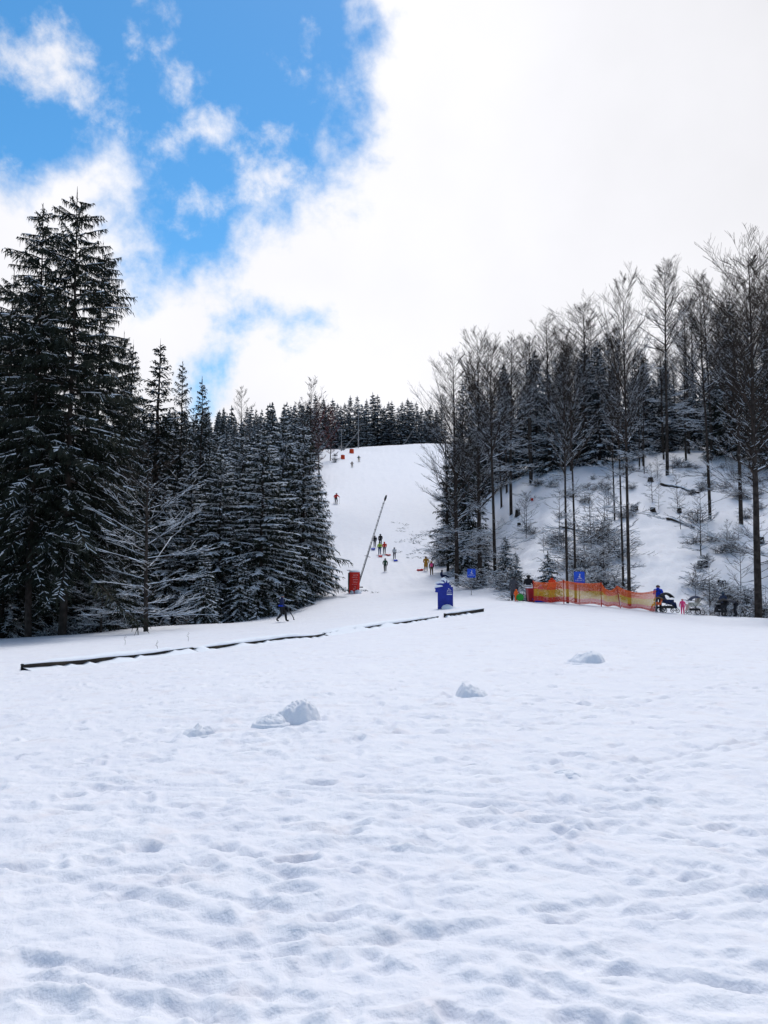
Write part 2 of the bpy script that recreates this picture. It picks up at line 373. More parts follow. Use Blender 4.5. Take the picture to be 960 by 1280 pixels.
def spruce_meshes(name, seed, H, Rr, gap, per, clear, ntw, hang, snow, prof=.85, twl=.34, twW=.10, upper_up=.35, droop=.5, irregular=.25, needle='needles', dead=0, sw=1.0):
    rd = random.Random(seed)
    mb = MB(); tb = MB()
    r0 = .011*H+.05
    wob = [(rd.uniform(-.02, .02)*H*.2, rd.uniform(-.02, .02)*H*.2) for _ in range(9)]
    def tp(z):
        t = min(max(z/H, 0), 1)*8; i = min(int(t), 7); f = t-i
        return (wob[i][0]*(1-f)+wob[i+1][0]*f-wob[0][0], wob[i][1]*(1-f)+wob[i+1][1]*f-wob[0][1])
    zs = [-.6]+[H*i/12 for i in range(13)]
    tb.tube([(*tp(z), z) for z in zs], [r0*1.25]+[max(.02, r0*(1-.93*i/12)) for i in range(13)], 8)
    h = H*clear; 
    # bare dead stubs under the crown
    for k in range(dead):
        z = rd.uniform(H*.06, H*clear*1.3); a = rd.uniform(0, 6.28); L = rd.uniform(.6, 2.2); x, y = tp(z)
        tb.tube([(x, y, z), (x+math.cos(a)*L*.5, y+math.sin(a)*L*.5, z-.02*L), (x+math.cos(a)*L, y+math.sin(a)*L, z-.22*L)], [.03, .02, .008], 3)
    while h < H*.985:
        t = (H-h)/(H*(1-clear))
        n = max(3, int(round(per*(.7+.5*t)+rd.uniform(-.6, .6)))); off = rd.uniform(0, 6.28)
        for i in range(n):
            a = off+6.283*i/n+rd.uniform(-.35, .35); z0 = h+rd.uniform(-.5, .5)*gap
            L = Rr*(t**prof)*(1-.25*max(0, t-.8)/.2*rd.random())*(1+rd.uniform(-irregular, irregular))+.18
            if rd.random() < .04: L *= 1.25
            x0, y0 = tp(z0); ca, sa = math.cos(a), math.sin(a)
            rise = upper_up*(1-t)**1.0-.12*t; dr = droop*(.35+.65*t)*rd.uniform(.75, 1.25); tip = .5*dr
            ns = 7; P = []; bend = rd.uniform(-.12, .12)
            for s in range(ns+1):
                f = s/ns; rr = L*f
                P.append((x0+ca*rr-sa*bend*rr*f, y0+sa*rr+ca*bend*rr*f, z0+L*(rise*f-dr*f*f+tip*f**3)))
            mb.tube(P, [max(.007, .012+.010*L*(1-s/ns)) for s in range(ns+1)], 3, 2, False)
            sn = snow*rd.uniform(.3, 1.5)
            for s in range(ns):
                if rd.random() < sn*.9:
                    w = min(.085, (.035+.02*L*(1-s/ns)))*rd.uniform(.6, 1.3)*sw; A, B = P[s], P[s+1]
                    ridge(mb, A, B, -sa*w, ca*w, .015+.006*L*(1-s/ns), w*.8)
            m = max(4, int(ntw*(L/Rr)**.7))
            for k in range(m):
                f = .12+.86*(k+rd.random()*.8)/m; f = min(f, .99); s = f*ns; q = int(s); g = s-q
                A, B = P[q], P[q+1]; p = (A[0]+(B[0]-A[0])*g, A[1]+(B[1]-A[1])*g, A[2]+(B[2]-A[2])*g)
                for sd in (-1, 1):
                    ang = a+sd*rd.uniform(.5, 1.15); l = L*twl*(1-.62*f)*rd.uniform(.65, 1.25)+.10
                    l = min(l, 1.3)
                    dz = rd.uniform(-.55, -.05); d = (math.cos(ang)*.92, math.sin(ang)*.92, dz)
                    upv = (rd.uniform(-.5, .5), rd.uniform(-.5, .5), 1)
                    twig(mb, p, d, l, twW*rd.uniform(.7, 1.4)+l*.06, rd, 0, upv)
                    # drooping secondary brushes
                    nb = 2 if l > .35 else 1
                    for b in range(nb):
                        g2 = rd.uniform(.3, .95); p2 = (p[0]+d[0]*l*g2, p[1]+d[1]*l*g2, p[2]+d[2]*l*g2)
                        a2 = ang+rd.uniform(-1, 1); d2 = (math.cos(a2)*.6, math.sin(a2)*.6, rd.uniform(-.95, -.1))
                        twig(mb, p2, d2, l*.5+.06, twW*.8, rd, 0)
                    if rd.random() < sn:
                        w = (twW*rd.uniform(.35, .8)+l*.03)*.6*sw; g1 = rd.uniform(.4, .9)
                        ridge(mb, (p[0]+d[0]*l*.1, p[1]+d[1]*l*.1, p[2]+d[2]*l*.1), (p[0]+d[0]*l*g1, p[1]+d[1]*l*g1, p[2]+d[2]*l*g1), -d[1]*w, d[0]*w, .01, w*.9)
                if rd.random() < hang:
                    l = rd.uniform(.18, .62)*(.5+.5*min(1, L/2.5)); dd = (rd.uniform(-.16, .16), rd.uniform(-.16, .16), -1)
                    twig(mb, p, dd, l, twW*rd.uniform(.6, 1.1), rd, 0)
                    twig(mb, (p[0]+rd.uniform(-.1, .1), p[1]+rd.uniform(-.1, .1), p[2]), dd, l*.8, twW*.7, rd, 0)
        h += gap*(.75+.5*t)*rd.uniform(.8, 1.2)
    # leader
    x, y = tp(H)
    for k in range(8):
        z = H-.14*k; twig(mb, (x, y, z), (rd.uniform(-.6, .6), rd.uniform(-.6, .6), .6), .22+.05*k, twW*.8, rd, 0)
    twig(mb, (x, y, H-.3), (0, 0, 1), .8, twW, rd, 0)
    return (tb.mesh(name+'_trunk', [M['bark']], True), mb.mesh(name+'_crown', [M[needle], M['snow_branch'], M['twig']]), H)

BIG = [spruce_meshes('tall_spruce', 31+i, 26, 6.2, .72, 7, .16, 25, 1.4, .34, prof=.52, twl=.22, twW=.10, upper_up=.26, droop=.42, irregular=.5, dead=26, sw=.55) for i in range(3)]
MID = [spruce_meshes('young_spruce', 51+i, 14, 3.7, .50, 7, .03, 13, .25, 1.0, prof=.78, twl=.32, twW=.11, upper_up=.40, droop=.50, irregular=.20) for i in range(3)]
HEAVY = [spruce_meshes('laden_spruce', 61+i, 7, 2.1, .36, 6, .03, 9, .2, 1.0, prof=.8, twl=.36, twW=.13, upper_up=.25, droop=.7, irregular=.2) for i in range(2)]
DARK = [spruce_meshes('dark_spruce', 71+i, 22, 3.6, .60, 6, .05, 12, .35, .28, prof=.85, twl=.34, twW=.12, upper_up=.55, droop=.45, irregular=.22, dead=8) for i in range(3)]
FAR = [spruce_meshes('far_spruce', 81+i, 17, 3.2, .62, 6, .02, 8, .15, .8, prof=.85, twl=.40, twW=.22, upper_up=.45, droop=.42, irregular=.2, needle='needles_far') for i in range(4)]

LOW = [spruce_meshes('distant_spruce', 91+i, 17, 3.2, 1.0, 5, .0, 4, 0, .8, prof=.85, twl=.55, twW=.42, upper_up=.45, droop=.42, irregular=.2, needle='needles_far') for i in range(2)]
# ------------------------------------------------------------------ bare trees
def bare_meshes(name, seed, H, r0, clear, crown_w, nb=34, n2=8, n3=4, low=6, snow=.5, mtw='twig', up=.75, fork=False, twr=.012, old=True, sw=.62):
    rd = random.Random(seed); mb = MB(); tb = MB()
    n = 16; amp = .012*H; P = [(0, 0, -.6)]
    x = y = 0; vx, vy = rd.uniform(-.02, .02), rd.uniform(-.02, .02)
    for i in range(n+1):
        P.append((x, y, H*i/n)); vx += rd.uniform(-.018, .018); vy += rd.uniform(-.018, .018); vx *= .85; vy *= .85; x += vx*H/n; y += vy*H/n
    rad = [r0*1.25]+[max(.012, r0*(1-i/n)**.75) for i in range(n+1)]
    tb.tube(P, rad, 8)
    # snow plastered along one side of the trunk in patches
    def tp(z):
        t = min(max(z/H, 0), .9999)*n; i = int(t); f = t-i; A, B = P[i+1], P[i+2]
        return (A[0]*(1-f)+B[0]*f, A[1]*(1-f)+B[1]*f, z)
    def branch(p, d, L, r, lvl, sn):
        ns = 5 if lvl == 1 else (3 if lvl == 2 else 2)
        pts = [p]; q = p; dx, dy, dz = d; rr = [r]
        wig = .16 if lvl == 1 else .22
        for s in range(ns):
            l = L/ns
            q = (q[0]+dx*l, q[1]+dy*l, q[2]+dz*l); pts.append(q); rr.append(max(twr*.7, r*(1-(s+1)/ns)**.8))
            dx += rd.uniform(-wig, wig); dy += rd.uniform(-wig, wig); dz += rd.uniform(-wig, wig)*.6+(.07 if sn < .7 else -.01)
            m = math.sqrt(dx*dx+dy*dy+dz*dz); dx /= m; dy /= m; dz /= m
        mb.tube(pts, rr, 4 if lvl == 1 else 3, 0, False)
        for s in range(ns):
            A, B = pts[s], pts[s+1]; ex, ey, ez = B[0]-A[0], B[1]-A[1], B[2]-A[2]; hl = math.hypot(ex, ey)
            if hl > .55*abs(ez) and rd.random() < sn:
                w = max(twr*.8, rr[s]*sw)*rd.uniform(.7, 1.2)
                sx, sy = -ey/hl*w, ex/hl*w; o = max(rr[s], twr)*1.05+.004
                # ridge of snow, two slanted sides
                for sg in (-1, 1):
                    mb.quad((A[0]+sg*sx, A[1]+sg*sy, A[2]+o*.2), (B[0]+sg*sx, B[1]+sg*sy, B[2]+o*.2), (B[0], B[1], B[2]+o+w*.9), (A[0], A[1], A[2]+o+w*.9), 1)
        if lvl >= 3: return
        k = n2 if lvl == 1 else n3
        k = max(2, int(k*rd.uniform(.7, 1.3)))
        for i in range(k):
            f = .18+.8*(i+rd.random())/k; s = min(f, .999)*ns; a = int(s); g = s-a; A, B = pts[a], pts[a+1]
            c = (A[0]+(B[0]-A[0])*g, A[1]+(B[1]-A[1])*g, A[2]+(B[2]-A[2])*g)
            e = Vector((B[0]-A[0], B[1]-A[1], B[2]-A[2])).normalized()
            sd = e.cross(Vector((0, 0, 1)));  
            if sd.length < .05: sd = Vector((1, 0, 0))
            sd.normalize()
            nd = (e*rd.uniform(.6, 1.0)+sd*rd.choice((-1, 1))*rd.uniform(.35, .8)+Vector((0, 0, rd.uniform(-.15, .35)))).normalized()
            branch(c, tuple(nd), L*(.5 if lvl == 1 else .55)*(1-.55*f)*rd.uniform(.7, 1.3)+.12, max(twr, r*.45*(1-f*.6)), lvl+1, sn)
    for i in range(nb):
        f = (i+rd.random())/nb; z = H*(clear+(.985-clear)*f); p = tp(z); a = i*2.4+rd.uniform(-.5, .5)
        el = up*(.65+.5*f)+rd.uniform(-.30, .22); el = min(el, 1.35)
        L = crown_w*(((1-f)**.6*.9+.12)*(.55+.7*min(1, f*3)) if old else ((1-f)**.5*.85+.14)*(.45+.75*min(1, f*2.2)))*rd.uniform(.45, 1.3)
        if rd.random() < .12 and f < .7: L *= 1.5; el = min(1.25, el+.25); branch(p, (math.cos(a)*math.cos(el), math.sin(a)*math.cos(el), math.sin(el)), L, r0*.42*(1-f)+.015, 1, snow*.3); continue
        branch(p, (math.cos(a)*math.cos(el), math.sin(a)*math.cos(el), math.sin(el)), L, max(.018, r0*.30*(1-f)+.012), 1, snow*max(.03, 1-1.3*f))
    for i in range(low):
        z = H*rd.uniform(.06, max(.1, clear)); p = tp(z); a = rd.uniform(0, 6.28); el = rd.uniform(-.15, .5)
        branch(p, (math.cos(a)*math.cos(el), math.sin(a)*math.cos(el), math.sin(el)), rd.uniform(.5, 1.0)*crown_w*.85, .026, 1, min(1, snow*1.8))
    return (tb.mesh(name+'_trunk', [M['bark']], True), mb.mesh(name+'_crown', [M[mtw], M['snow_branch']]), H)
TALL = [bare_meshes('tall_bare_tree', 101+i, 25, .21, [.46, .58, .5][i], [5.2, 5.0, 6.0][i], nb=[44, 46, 50][i], n2=9, n3=5, low=9, up=.92, snow=.4) for i in range(3)]
WIDE = [bare_meshes('spreading_bare_tree', 111+i, 25, .26, .26, 6.4, nb=60, n2=9, n3=5, low=9, up=.85, snow=.5, old=False) for i in range(2)]
EDGE = [bare_meshes('edge_bare_tree', 171+i, 25, .27, .38, 7.0, nb=58, n2=10, n3=5, low=6, up=.95, snow=.22, old=False, twr=.013) for i in range(2)]
BACK = [bare_meshes('background_bare_tree', 121+i, 20, .15, .35, 3.4, nb=28, n2=7, n3=4, low=6, up=.95, snow=.45, twr=.015) for i in range(3)]
ARCH = [bare_meshes('low_arching_tree', 131, 11.5, .14, .12, 4.4, nb=34, n2=8, n3=3, low=6, up=.50, snow=2.2, twr=.011, sw=.6)]
REDT = [bare_meshes('reddish_bare_tree', 141+i, 15, .12, .2, 3.2, nb=30, n2=8, n3=4, low=3, up=1.0, snow=.25, mtw='twig_red', twr=.02) for i in range(2)]
SAPL = [bare_meshes('sapling', 151+i, 5.2, .045, .12, 1.7, nb=18, n2=5, n3=2, low=3, up=.5, snow=1.0, twr=.010) for i in range(3)]

def shrub_mesh(name, seed, n, L, snow, spread=1.2, mtw='twig', twr=.009, sub=5):
    rd = random.Random(seed); mb = MB()
    for i in range(n):
        a = rd.uniform(0, 6.28); el = rd.uniform(.15, 1.35)/spread; l = L*rd.uniform(.4, 1.1); o = rd.uniform(0, .35)*L
        b = rd.uniform(0, 6.28); p = (math.cos(b)*o, math.sin(b)*o, -.12)
        dx, dy, dz = math.cos(a)*math.cos(el), math.sin(a)*math.cos(el), math.sin(el)
        pts = [p]; q = p; ns = 5
        for s in range(ns):
            q = (q[0]+dx*l/ns, q[1]+dy*l/ns, q[2]+dz*l/ns); pts.append(q); dz -= .10*(s+1)*.6; dx += rd.uniform(-.12, .12); dy += rd.uniform(-.12, .12)
        def seg(pts, r, sn):
            mb.tube(pts, [max(twr*.6, r*(1-i/len(pts))) for i in range(len(pts))], 3, 0, False)
            for s in range(len(pts)-1):
                A, B = pts[s], pts[s+1]; hl = math.hypot(B[0]-A[0], B[1]-A[1])
                if hl > .4*abs(B[2]-A[2]) and rd.random() < sn:
                    w = max(.014, r*.9)*rd.uniform(.8, 1.6); sx, sy = -(B[1]-A[1])/hl*w, (B[0]-A[0])/hl*w
                    for sg in (-1, 1):
                        mb.quad((A[0]+sg*sx, A[1]+sg*sy, A[2]+.006), (B[0]+sg*sx, B[1]+sg*sy, B[2]+.006), (B[0], B[1], B[2]+.014+w), (A[0], A[1], A[2]+.014+w), 1)
        seg(pts, max(.02, twr*1.7), snow)
        for k in range(sub):
            s = rd.randint(1, ns-1); A = pts[s]; a2 = a+rd.uniform(-1.2, 1.2); l2 = l*rd.uniform(.2, .45)
            seg([A, (A[0]+math.cos(a2)*l2*.5, A[1]+math.sin(a2)*l2*.5, A[2]+rd.uniform(0, .3)*l2), (A[0]+math.cos(a2)*l2, A[1]+math.sin(a2)*l2, A[2]+rd.uniform(-.1, .5)*l2)], max(.011, twr), snow)
    return mb.mesh(name, [M[mtw], M['snow_branch']])
SHR = [shrub_mesh('shrub', 201+i, 34, 1.9, .45, .85, sub=7, twr=.016) for i in range(4)]
SHRBIG = [shrub_mesh('big_shrub', 211+i, 80, 2.9, .6, .9, sub=8, twr=.016) for i in range(2)]
SCRUB = [shrub_mesh('scrub', 221+i, 10, .75, .5, 1.3, twr=.012, sub=3) for i in range(3)]
STEMS = [shrub_mesh('stems', 231+i, 16, 2.0, .3, .75, sub=4) for i in range(2)]
GRASS = shrub_mesh('dry_grass', 241, 40, .9, .12, .72, 'straw', sub=2)

def tree(kind, mset, px, Y, top=None, h=None, wide=1.0, rz=None, label='', cat='tree', group=None, lean=(0, 0), crownpart='crown', rd=random, pos=None, sink=0.0):
    x, y, z = pos if pos else at(px, Y)
    if h is None: h = ztop(px, top, Y)-z
    tm, cm, H = mset; s = h/H
    o = empty(kind, (x, y, z-sink), rd.uniform(0, 6.28) if rz is None else rz, (s*wide, s*wide, s), lean)
    tag(o, label, cat, group)
    link('trunk', tm, o); link(crownpart, cm, o)
    return o

# --- left edge, tall spruces
G1 = 'tall old spruces at the left edge'
for i, (px, Y, top, v, w, lb) in enumerate([
    (80, 46.5, 243, 0, .70, 'tallest spruce, its dark leader topping the group at the left edge'),
    (38, 46.0, 256, 1, .62, 'tall spruce just left of the tallest spruce, a little lower and narrower'),
    (116, 51.0, 303, 2, .48, 'tall spruce directly right of the tallest spruce with ragged drooping boughs'),
    (2, 49, 345, 0, .85, 'big spruce cut by the left picture edge beside the tall pair'),
    (146, 55, 415, 1, .46, 'mid-height spruce at the right flank of the old spruce group'),
    (46, 58, 350, 2, .6, 'old spruce standing behind the two tallest spruces'),
    (-55, 50, 330, 1, .9, 'old spruce just outside the left picture edge'),
    (-10, 60, 400, 2, 1.0, 'dark spruce filling the gap behind the leftmost spruces')]):
    tree('spruce_tree', BIG[v], px, Y, top, wide=w, label=lb, group=G1, rz=[.4, 2.2, 4.0, 1.0, 5.2, 3.0, .2, 2.5][i])
for px, Y, top, v, w, lb in [
    (158, 66, 432, 0, .9, 'slim dark spruce rising just right of the old spruce group'),
    (191, 68, 430, 1, 1.25, 'broad dark spruce with a pointed top second right of the old group'),
    (223, 71, 453, 2, .75, 'narrow dark spruce with thin top between two darker spruces'),
    (248, 76, 476, 0, .9, 'dark spruce at the right end of the skyline spruces on the left'),
    (136, 60, 470, 2, .9, 'dark spruce half hidden behind the old spruce group'),
    (105, 62, 480, 1, 1.0, 'dark spruce behind the trunk of the tallest spruce')]:
    tree('spruce_tree', DARK[v], px, Y, top, wide=w, label=lb, group='dark spruces on the left skyline')
G3 = 'snowy young spruces at the foot of the left forest'
rd = random.Random(5)
for px, Y, top, v, w, lb in [
    (378, 66, 528, 0, .86, 'snowy young spruce closest to the piste at the right end of the left forest'),
    (326, 60, 537, 1, 1.15, 'tall snowy young spruce behind the walker in blue'),
    (274, 59, 566, 2, 1.05, 'snowy young spruce two trees left of the walker in blue'),
    (352, 68, 520, 2, .95, 'snowy young spruce half hidden between two broader ones by the piste'),
    (300, 64, 540, 0, .9, 'slender young spruce hidden in the middle of the front row'),
    (238, 60, 575, 1, 1.0, 'snowy young spruce right of the bare arching tree'),
    (205, 58, 600, 0, 1.0, 'snowy young spruce behind the bare arching tree'),
    (160, 54, 610, 2, .95, 'small snowy spruce just left of the bare arching tree'),
    (128, 51, 640, 1, 1.1, 'small snowy spruce right of the old spruce trunks'),
    (92, 56, 600, 0, 1.1, 'snowy young spruce behind the trunk of the tallest spruce'),
    (50, 53, 640, 2, 1.2, 'low snowy spruce between the two old spruce trunks'),
    (10, 50, 650, 1, 1.2, 'low snowy spruce at the left picture edge'),
    (-30, 56, 600, 0, 1.2, 'snowy young spruce beyond the left picture edge'),
    (397, 76, 590, 1, .7, 'small snowy spruce with its boughs over the edge of the piste'),
    (255, 52.5, 690, 0, .95, 'very small spruce in the dry grass at the forest foot'),
    (300, 56, 690, 1, .95, 'very small laden spruce under the front row')]:
    tree('spruce_tree', (HEAVY if (top > 680) else MID)[v % 2 if top > 680 else v], px, Y, top, wide=w, label=lb, group=G3)
tree('bare_tree', ARCH[0], 184, 45.6, 560, wide=1.05, rz=.8, label='bare tree with long snow-lined arching branches in front of the left forest', cat='tree')
tree('bare_tree', ARCH[0], 128, 47.5, 690, wide=1.3, rz=3.0, label='low bare tree with snowy twigs at the foot of the old spruces', cat='tree')

# --- the wooded slope behind (left)
rd = random.Random(77); placed = []
def free(x, y, r):
    for a, b in placed:
        if (a-x)**2+(b-y)**2 < r*r: return False
    placed.append((x, y)); return True
GL = 'spruces of the forest on the left hillside'
cnt = 0
for k in range(6000):
    if cnt >= 118: break
    Y = 68+160*rd.random()**1.0; px = rd.uniform(60, 440)
    if Y > 120 and px < 150 and rd.random() < .8: continue
    L = float(np.interp(Y, [60, 68, 95, 110, 140, 170, 200, 230, 250, 254, 270], [385, 398, 400, 398, 396, 397, 406, 418, 432, 440, 440]))
    rpx = 2.6*F/Y*.8
    if px+rpx*1.25 > L+2: continue
    x, y, z = at(px, Y)
    if not free(x, y, 3.0+Y*.006): continue
    h = rd.uniform(12, 18) if Y < 150 else rd.uniform(12.5, 17.5)
    mset = rd.choice(MID if Y < 100 else FAR) if rd.random() > .25 else rd.choice(DARK)
    tree('spruce_tree', mset, px, Y, h=h, wide=rd.uniform(.85, 1.1), label='snow-dusted spruce in the dense forest on the left hillside, behind the front row', group=GL, rd=rd); cnt += 1

# ---- far wood that reads as one mass
def far_wood(label, cands, seed):
    rd = random.Random(seed); vs = []; fs = []; ms = []; tvs = 0
    src = []
    for tm, cm, H in LOW:
        for m_, sl in ((cm, None), (tm, 3)):
            co = np.empty(len(m_.vertices)*3); m_.vertices.foreach_get('co', co); co = co.reshape(-1, 3)
            src.append((co, [tuple(p.vertices) for p in m_.polygons], [p.material_index if sl is None else sl for p in m_.polygons], H))
    for (px, Y, h) in cands:
        x, y, z = at(px, Y); v = rd.randint(0, 1); a = rd.uniform(0, 6.28); ca, sa = math.cos(a), math.sin(a)
        for co, f, m_, H in src[v*2:v*2+2]:
            s_ = h/H; n0 = tvs
            vs.append(np.stack([(co[:, 0]*ca-co[:, 1]*sa)*s_+x, (co[:, 0]*sa+co[:, 1]*ca)*s_+y, co[:, 2]*s_+z], 1)); tvs += len(co)
            fs += [tuple(i+n0 for i in q) for q in f]; ms += m_
    me = bpy.data.meshes.new('far_forest'); me.from_pydata(np.vstack(vs).tolist(), [], fs)
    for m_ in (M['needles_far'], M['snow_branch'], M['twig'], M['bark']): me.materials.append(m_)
    me.polygons.foreach_set('material_index', ms); me.update()
    tag(link('far_forest', me), label, 'forest', kind='stuff')
rd = random.Random(404)
c_ = []
for k in range(110):
    Y = 150+120*rd.random(); L = float(np.interp(Y, [140, 170, 200, 230, 250, 270], [380, 384, 394, 408, 424, 430])); px = rd.uniform(150, L-6); c_.append((px, Y, rd.uniform(12, 16.5)))
far_wood('far part of the snow-dusted forest covering the upper left hillside', c_, 1)
c_ = []
for k in range(110):
    Y = 140+55*rd.random(); px = rd.uniform(575, 1040); c_.append((px, Y, rd.uniform(8.5, 13)))
far_wood('far part of the dark forest behind the crest of the right slope', c_, 2)
rd = random.Random(77); placed.clear()
for k in range(0): pass
GT = 'spruces along the skyline above the piste'
for k, px in enumerate([403, 409, 415, 421, 425, 430, 437, 446, 452, 458, 466, 472, 478, 486, 490, 498, 503, 510, 515, 521, 528, 533, 539, 546, 553]):
    Y = 257+rd.uniform(0, 14); top = [500, 505, 498, 502, 506, 503, 498, 494, 505, 500, 494, 497, 510, 505, 503, 512, 500, 499, 504, 502, 508, 515, 508, 512, 505][k]
    tree('spruce_tree', FAR[k % 4], px, Y, top+rd.uniform(-3, 3), wide=rd.uniform(1.0, 1.35), label='far snow-dusted spruce on the skyline above the top of the piste', group=GT, rd=rd)
for k in range(12):
    px = 425+k*11+rd.uniform(-2, 2); Y = 276+rd.uniform(0, 10)
    tree('spruce_tree', FAR[(k+1) % 4], px, Y, 512+rd.uniform(-6, 6), wide=1.0, label='far snow-dusted spruce on the skyline above the top of the piste', group=GT, rd=rd)
for px, Y, top, lb in [(398, 170, 500, 'reddish bare tree left of the piste, nearer of the two'), (412, 200, 508, 'reddish bare tree at the top left edge of the piste')]:
    tree('bare_tree', REDT[px % 2], px, Y, top, wide=1.1, label=lb, cat='tree')
tree('bare_tree', BACK[0], 386, 120, 474, label='bare tree sticking out above the young spruces left of the piste', cat='tree', wide=1.0)
tree('bare_tree', BACK[1], 300, 150, 486, label='bare tree top on the skyline of the left forest', cat='tree')
tree('bare_tree', BACK[2], 372, 140, 500, label='small bare tree between spruces on the left skyline', cat='tree')

# --- right cluster beside the piste
for kind, mset, px, Y, top, w, lb in [
    ('bare_tree', WIDE[0], 571, 78, 452, .95, 'leaning bare tree closest to the piste at the left of the right wood'),
    ('bare_tree', WIDE[1], 600, 78, 424, .90, 'bare tree with wide twigs second from the piste in the right wood'),
    ('bare_tree', TALL[2], 619, 72, 432, .9, 'thick-trunked bare tree standing right above the ditch'),
    ('bare_tree', TALL[0], 640, 92, 425, 1.1, 'bare tree behind the thick trunk by the ditch'),
    ('bare_tree', BACK[2], 586, 96, 445, 1.0, 'slender bare tree between two spreading ones by the piste'),
    ('bare_tree', WIDE[0], 560, 92, 500, .8, 'low bare tree whose snowy twigs reach over the piste'),
    ('spruce_tree', DARK[0], 580, 92, 478, 1.05, 'dark spruce among the bare trees at the right side of the piste'),
    ('spruce_tree', DARK[1], 560, 100, 580, 1.0, 'lower dark spruce at the right edge of the piste'),
    ('spruce_tree', DARK[2], 615, 116, 490, 1.1, 'dark spruce behind the thick-trunked bare tree'),
    ('spruce_tree', HEAVY[0], 603, 80, 660, 1.0, 'snow-laden small spruce left of the thick trunk by the ditch'),
    ('spruce_tree', HEAVY[1], 632, 71, 670, 1.0, 'snow-laden small spruce right of the thick trunk by the ditch'),
    ('spruce_tree', HEAVY[0], 581, 88, 650, 1.0, 'snow-laden spruce leaning out over the ditch beside the piste'),
    ('spruce_tree', HEAVY[1], 685, 60.5, 690, 1.1, 'rounded snow-laden spruce behind the orange net'),
    ('spruce_tree', HEAVY[1], 645, 66, 690, .9, 'small snow-laden spruce behind the two waiting people'),
    ]:
    tree(kind, mset, px, Y, top, wide=w, label=lb, cat='tree')
for px, Y, top, w, mset, lb, ln in [
    (709, 58.5, 415, .62, TALL[0], 'left one of the twin bare trunks behind the orange net', 0),
    (719, 59.0, 428, .6, TALL[2], 'right one of the twin bare trunks behind the orange net', 0),
    (786, 58.0, 346, .66, TALL[0], 'tall slim bare tree with a narrow top rising behind the net end', -.012),
    (779, 60, 430, .6, TALL[1], 'thin bare trunk leaning against its taller neighbour behind the net', .01),
    (838, 93, 336, 1.0, TALL[1], 'tall bare tree with a rounded top standing high on the slope', 0),
    (803, 98, 440, .8, TALL[1], 'bare trunk behind the tall slim tree, higher on the slope', 0),
    (809, 96, 452, .8, BACK[0], 'thin bare trunk next to another, high on the slope', 0),
    (890, 76, 365, .8, TALL[2], 'bare tree with a straight trunk in the middle of the right slope', 0),
    (946, 52.5, 334, .95, EDGE[0], 'thick bare tree at the right picture edge with a huge twiggy crown', -.045),
    (929, 74, 365, .8, EDGE[1], 'dark trunk standing behind the thick tree at the right edge', 0),
    (978, 60, 355, .8, EDGE[1], 'bare tree just beyond the right picture edge', 0),
    (770, 80, 470, .8, BACK[1], 'slender bare tree on the slope behind the tall slim tree', 0),
    (866, 105, 375, 1.1, TALL[0], 'bare tree behind and right of the round-topped tall one', 0),
    (733, 108, 385, 1.3, TALL[2], 'bare tree with ragged top on the crest of the right wood', 0),
    (690, 104, 405, 1.2, WIDE[1], 'spreading bare tree on the crest left of the ragged top', 0),
    (665, 100, 432, 1.1, TALL[1], 'bare tree on the crest above the ditch', 0),
    (752, 112, 392, 1.1, BACK[2], 'slim bare tree on the crest right of the ragged top', 0),
    (915, 100, 385, 1.0, EDGE[0], 'bare tree deep in the wood at the right', 0),
    ]:
    tree('bare_tree', mset, px, Y, top, wide=w, label=lb, cat='tree', lean=(0, ln), rz=None)
for px, Y, top, w, v, lb in [
    (925, 98, 372, 1.15, 0, 'dark dense spruce high up behind the thick tree at the right edge'),
    (968, 92, 400, 1.0, 1, 'dark spruce at the right picture edge'),
    (900, 100, 470, 1.0, 2, 'dark spruce in the right wood left of the dense one')]:
    tree('spruce_tree', DARK[v], px, Y, top, wide=w, label=lb, cat='tree')
# background of the right wood
placed.clear(); cnt = 0
for k in range(5000):
    if cnt >= 64: break
    Y = 104+42*rd.random(); px = rd.uniform(560, 1010)
    if px < 610 and Y < 110: continue
    if px < float(np.interp(Y, [110, 140, 170], [590, 568, 562])): continue
    x, y, z = at(px, Y)
    if not free(x, y, 3.6): continue
    h = rd.uniform(11, 17.5)
    tree('spruce_tree', rd.choice(FAR+DARK), px, Y, h=h, wide=rd.uniform(.9, 1.2), label='snow-dusted spruce in the dark background of the wood on the right slope', group='spruces at the back of the right wood', rd=rd); cnt += 1
cnt = 0
for k in range(5000):
    if cnt >= 46: break
    Y = 97+55*rd.random(); px = rd.uniform(575, 1000)
    if px < 625 and Y < 108: continue
    if px < float(np.interp(Y, [110, 140, 170], [598, 575, 568])): continue
    x, y, z = at(px, Y)
    if not free(x, y, 2.6): continue
    skyline = float(np.interp(px, [560, 600, 650, 700, 760, 800, 850, 900, 960], [450, 430, 430, 405, 400, 430, 400, 340, 320]))
    h = min(26, max(11, (ztop(px, skyline+rd.uniform(0, 55), Y)-z)))
    tree('bare_tree', rd.choice(BACK+TALL), px, Y, h=h, wide=rd.uniform(.9, 1.2), label='slender bare tree in the crowded background of the wood on the right slope', group='bare trees at the back of the right wood', rd=rd); cnt += 1

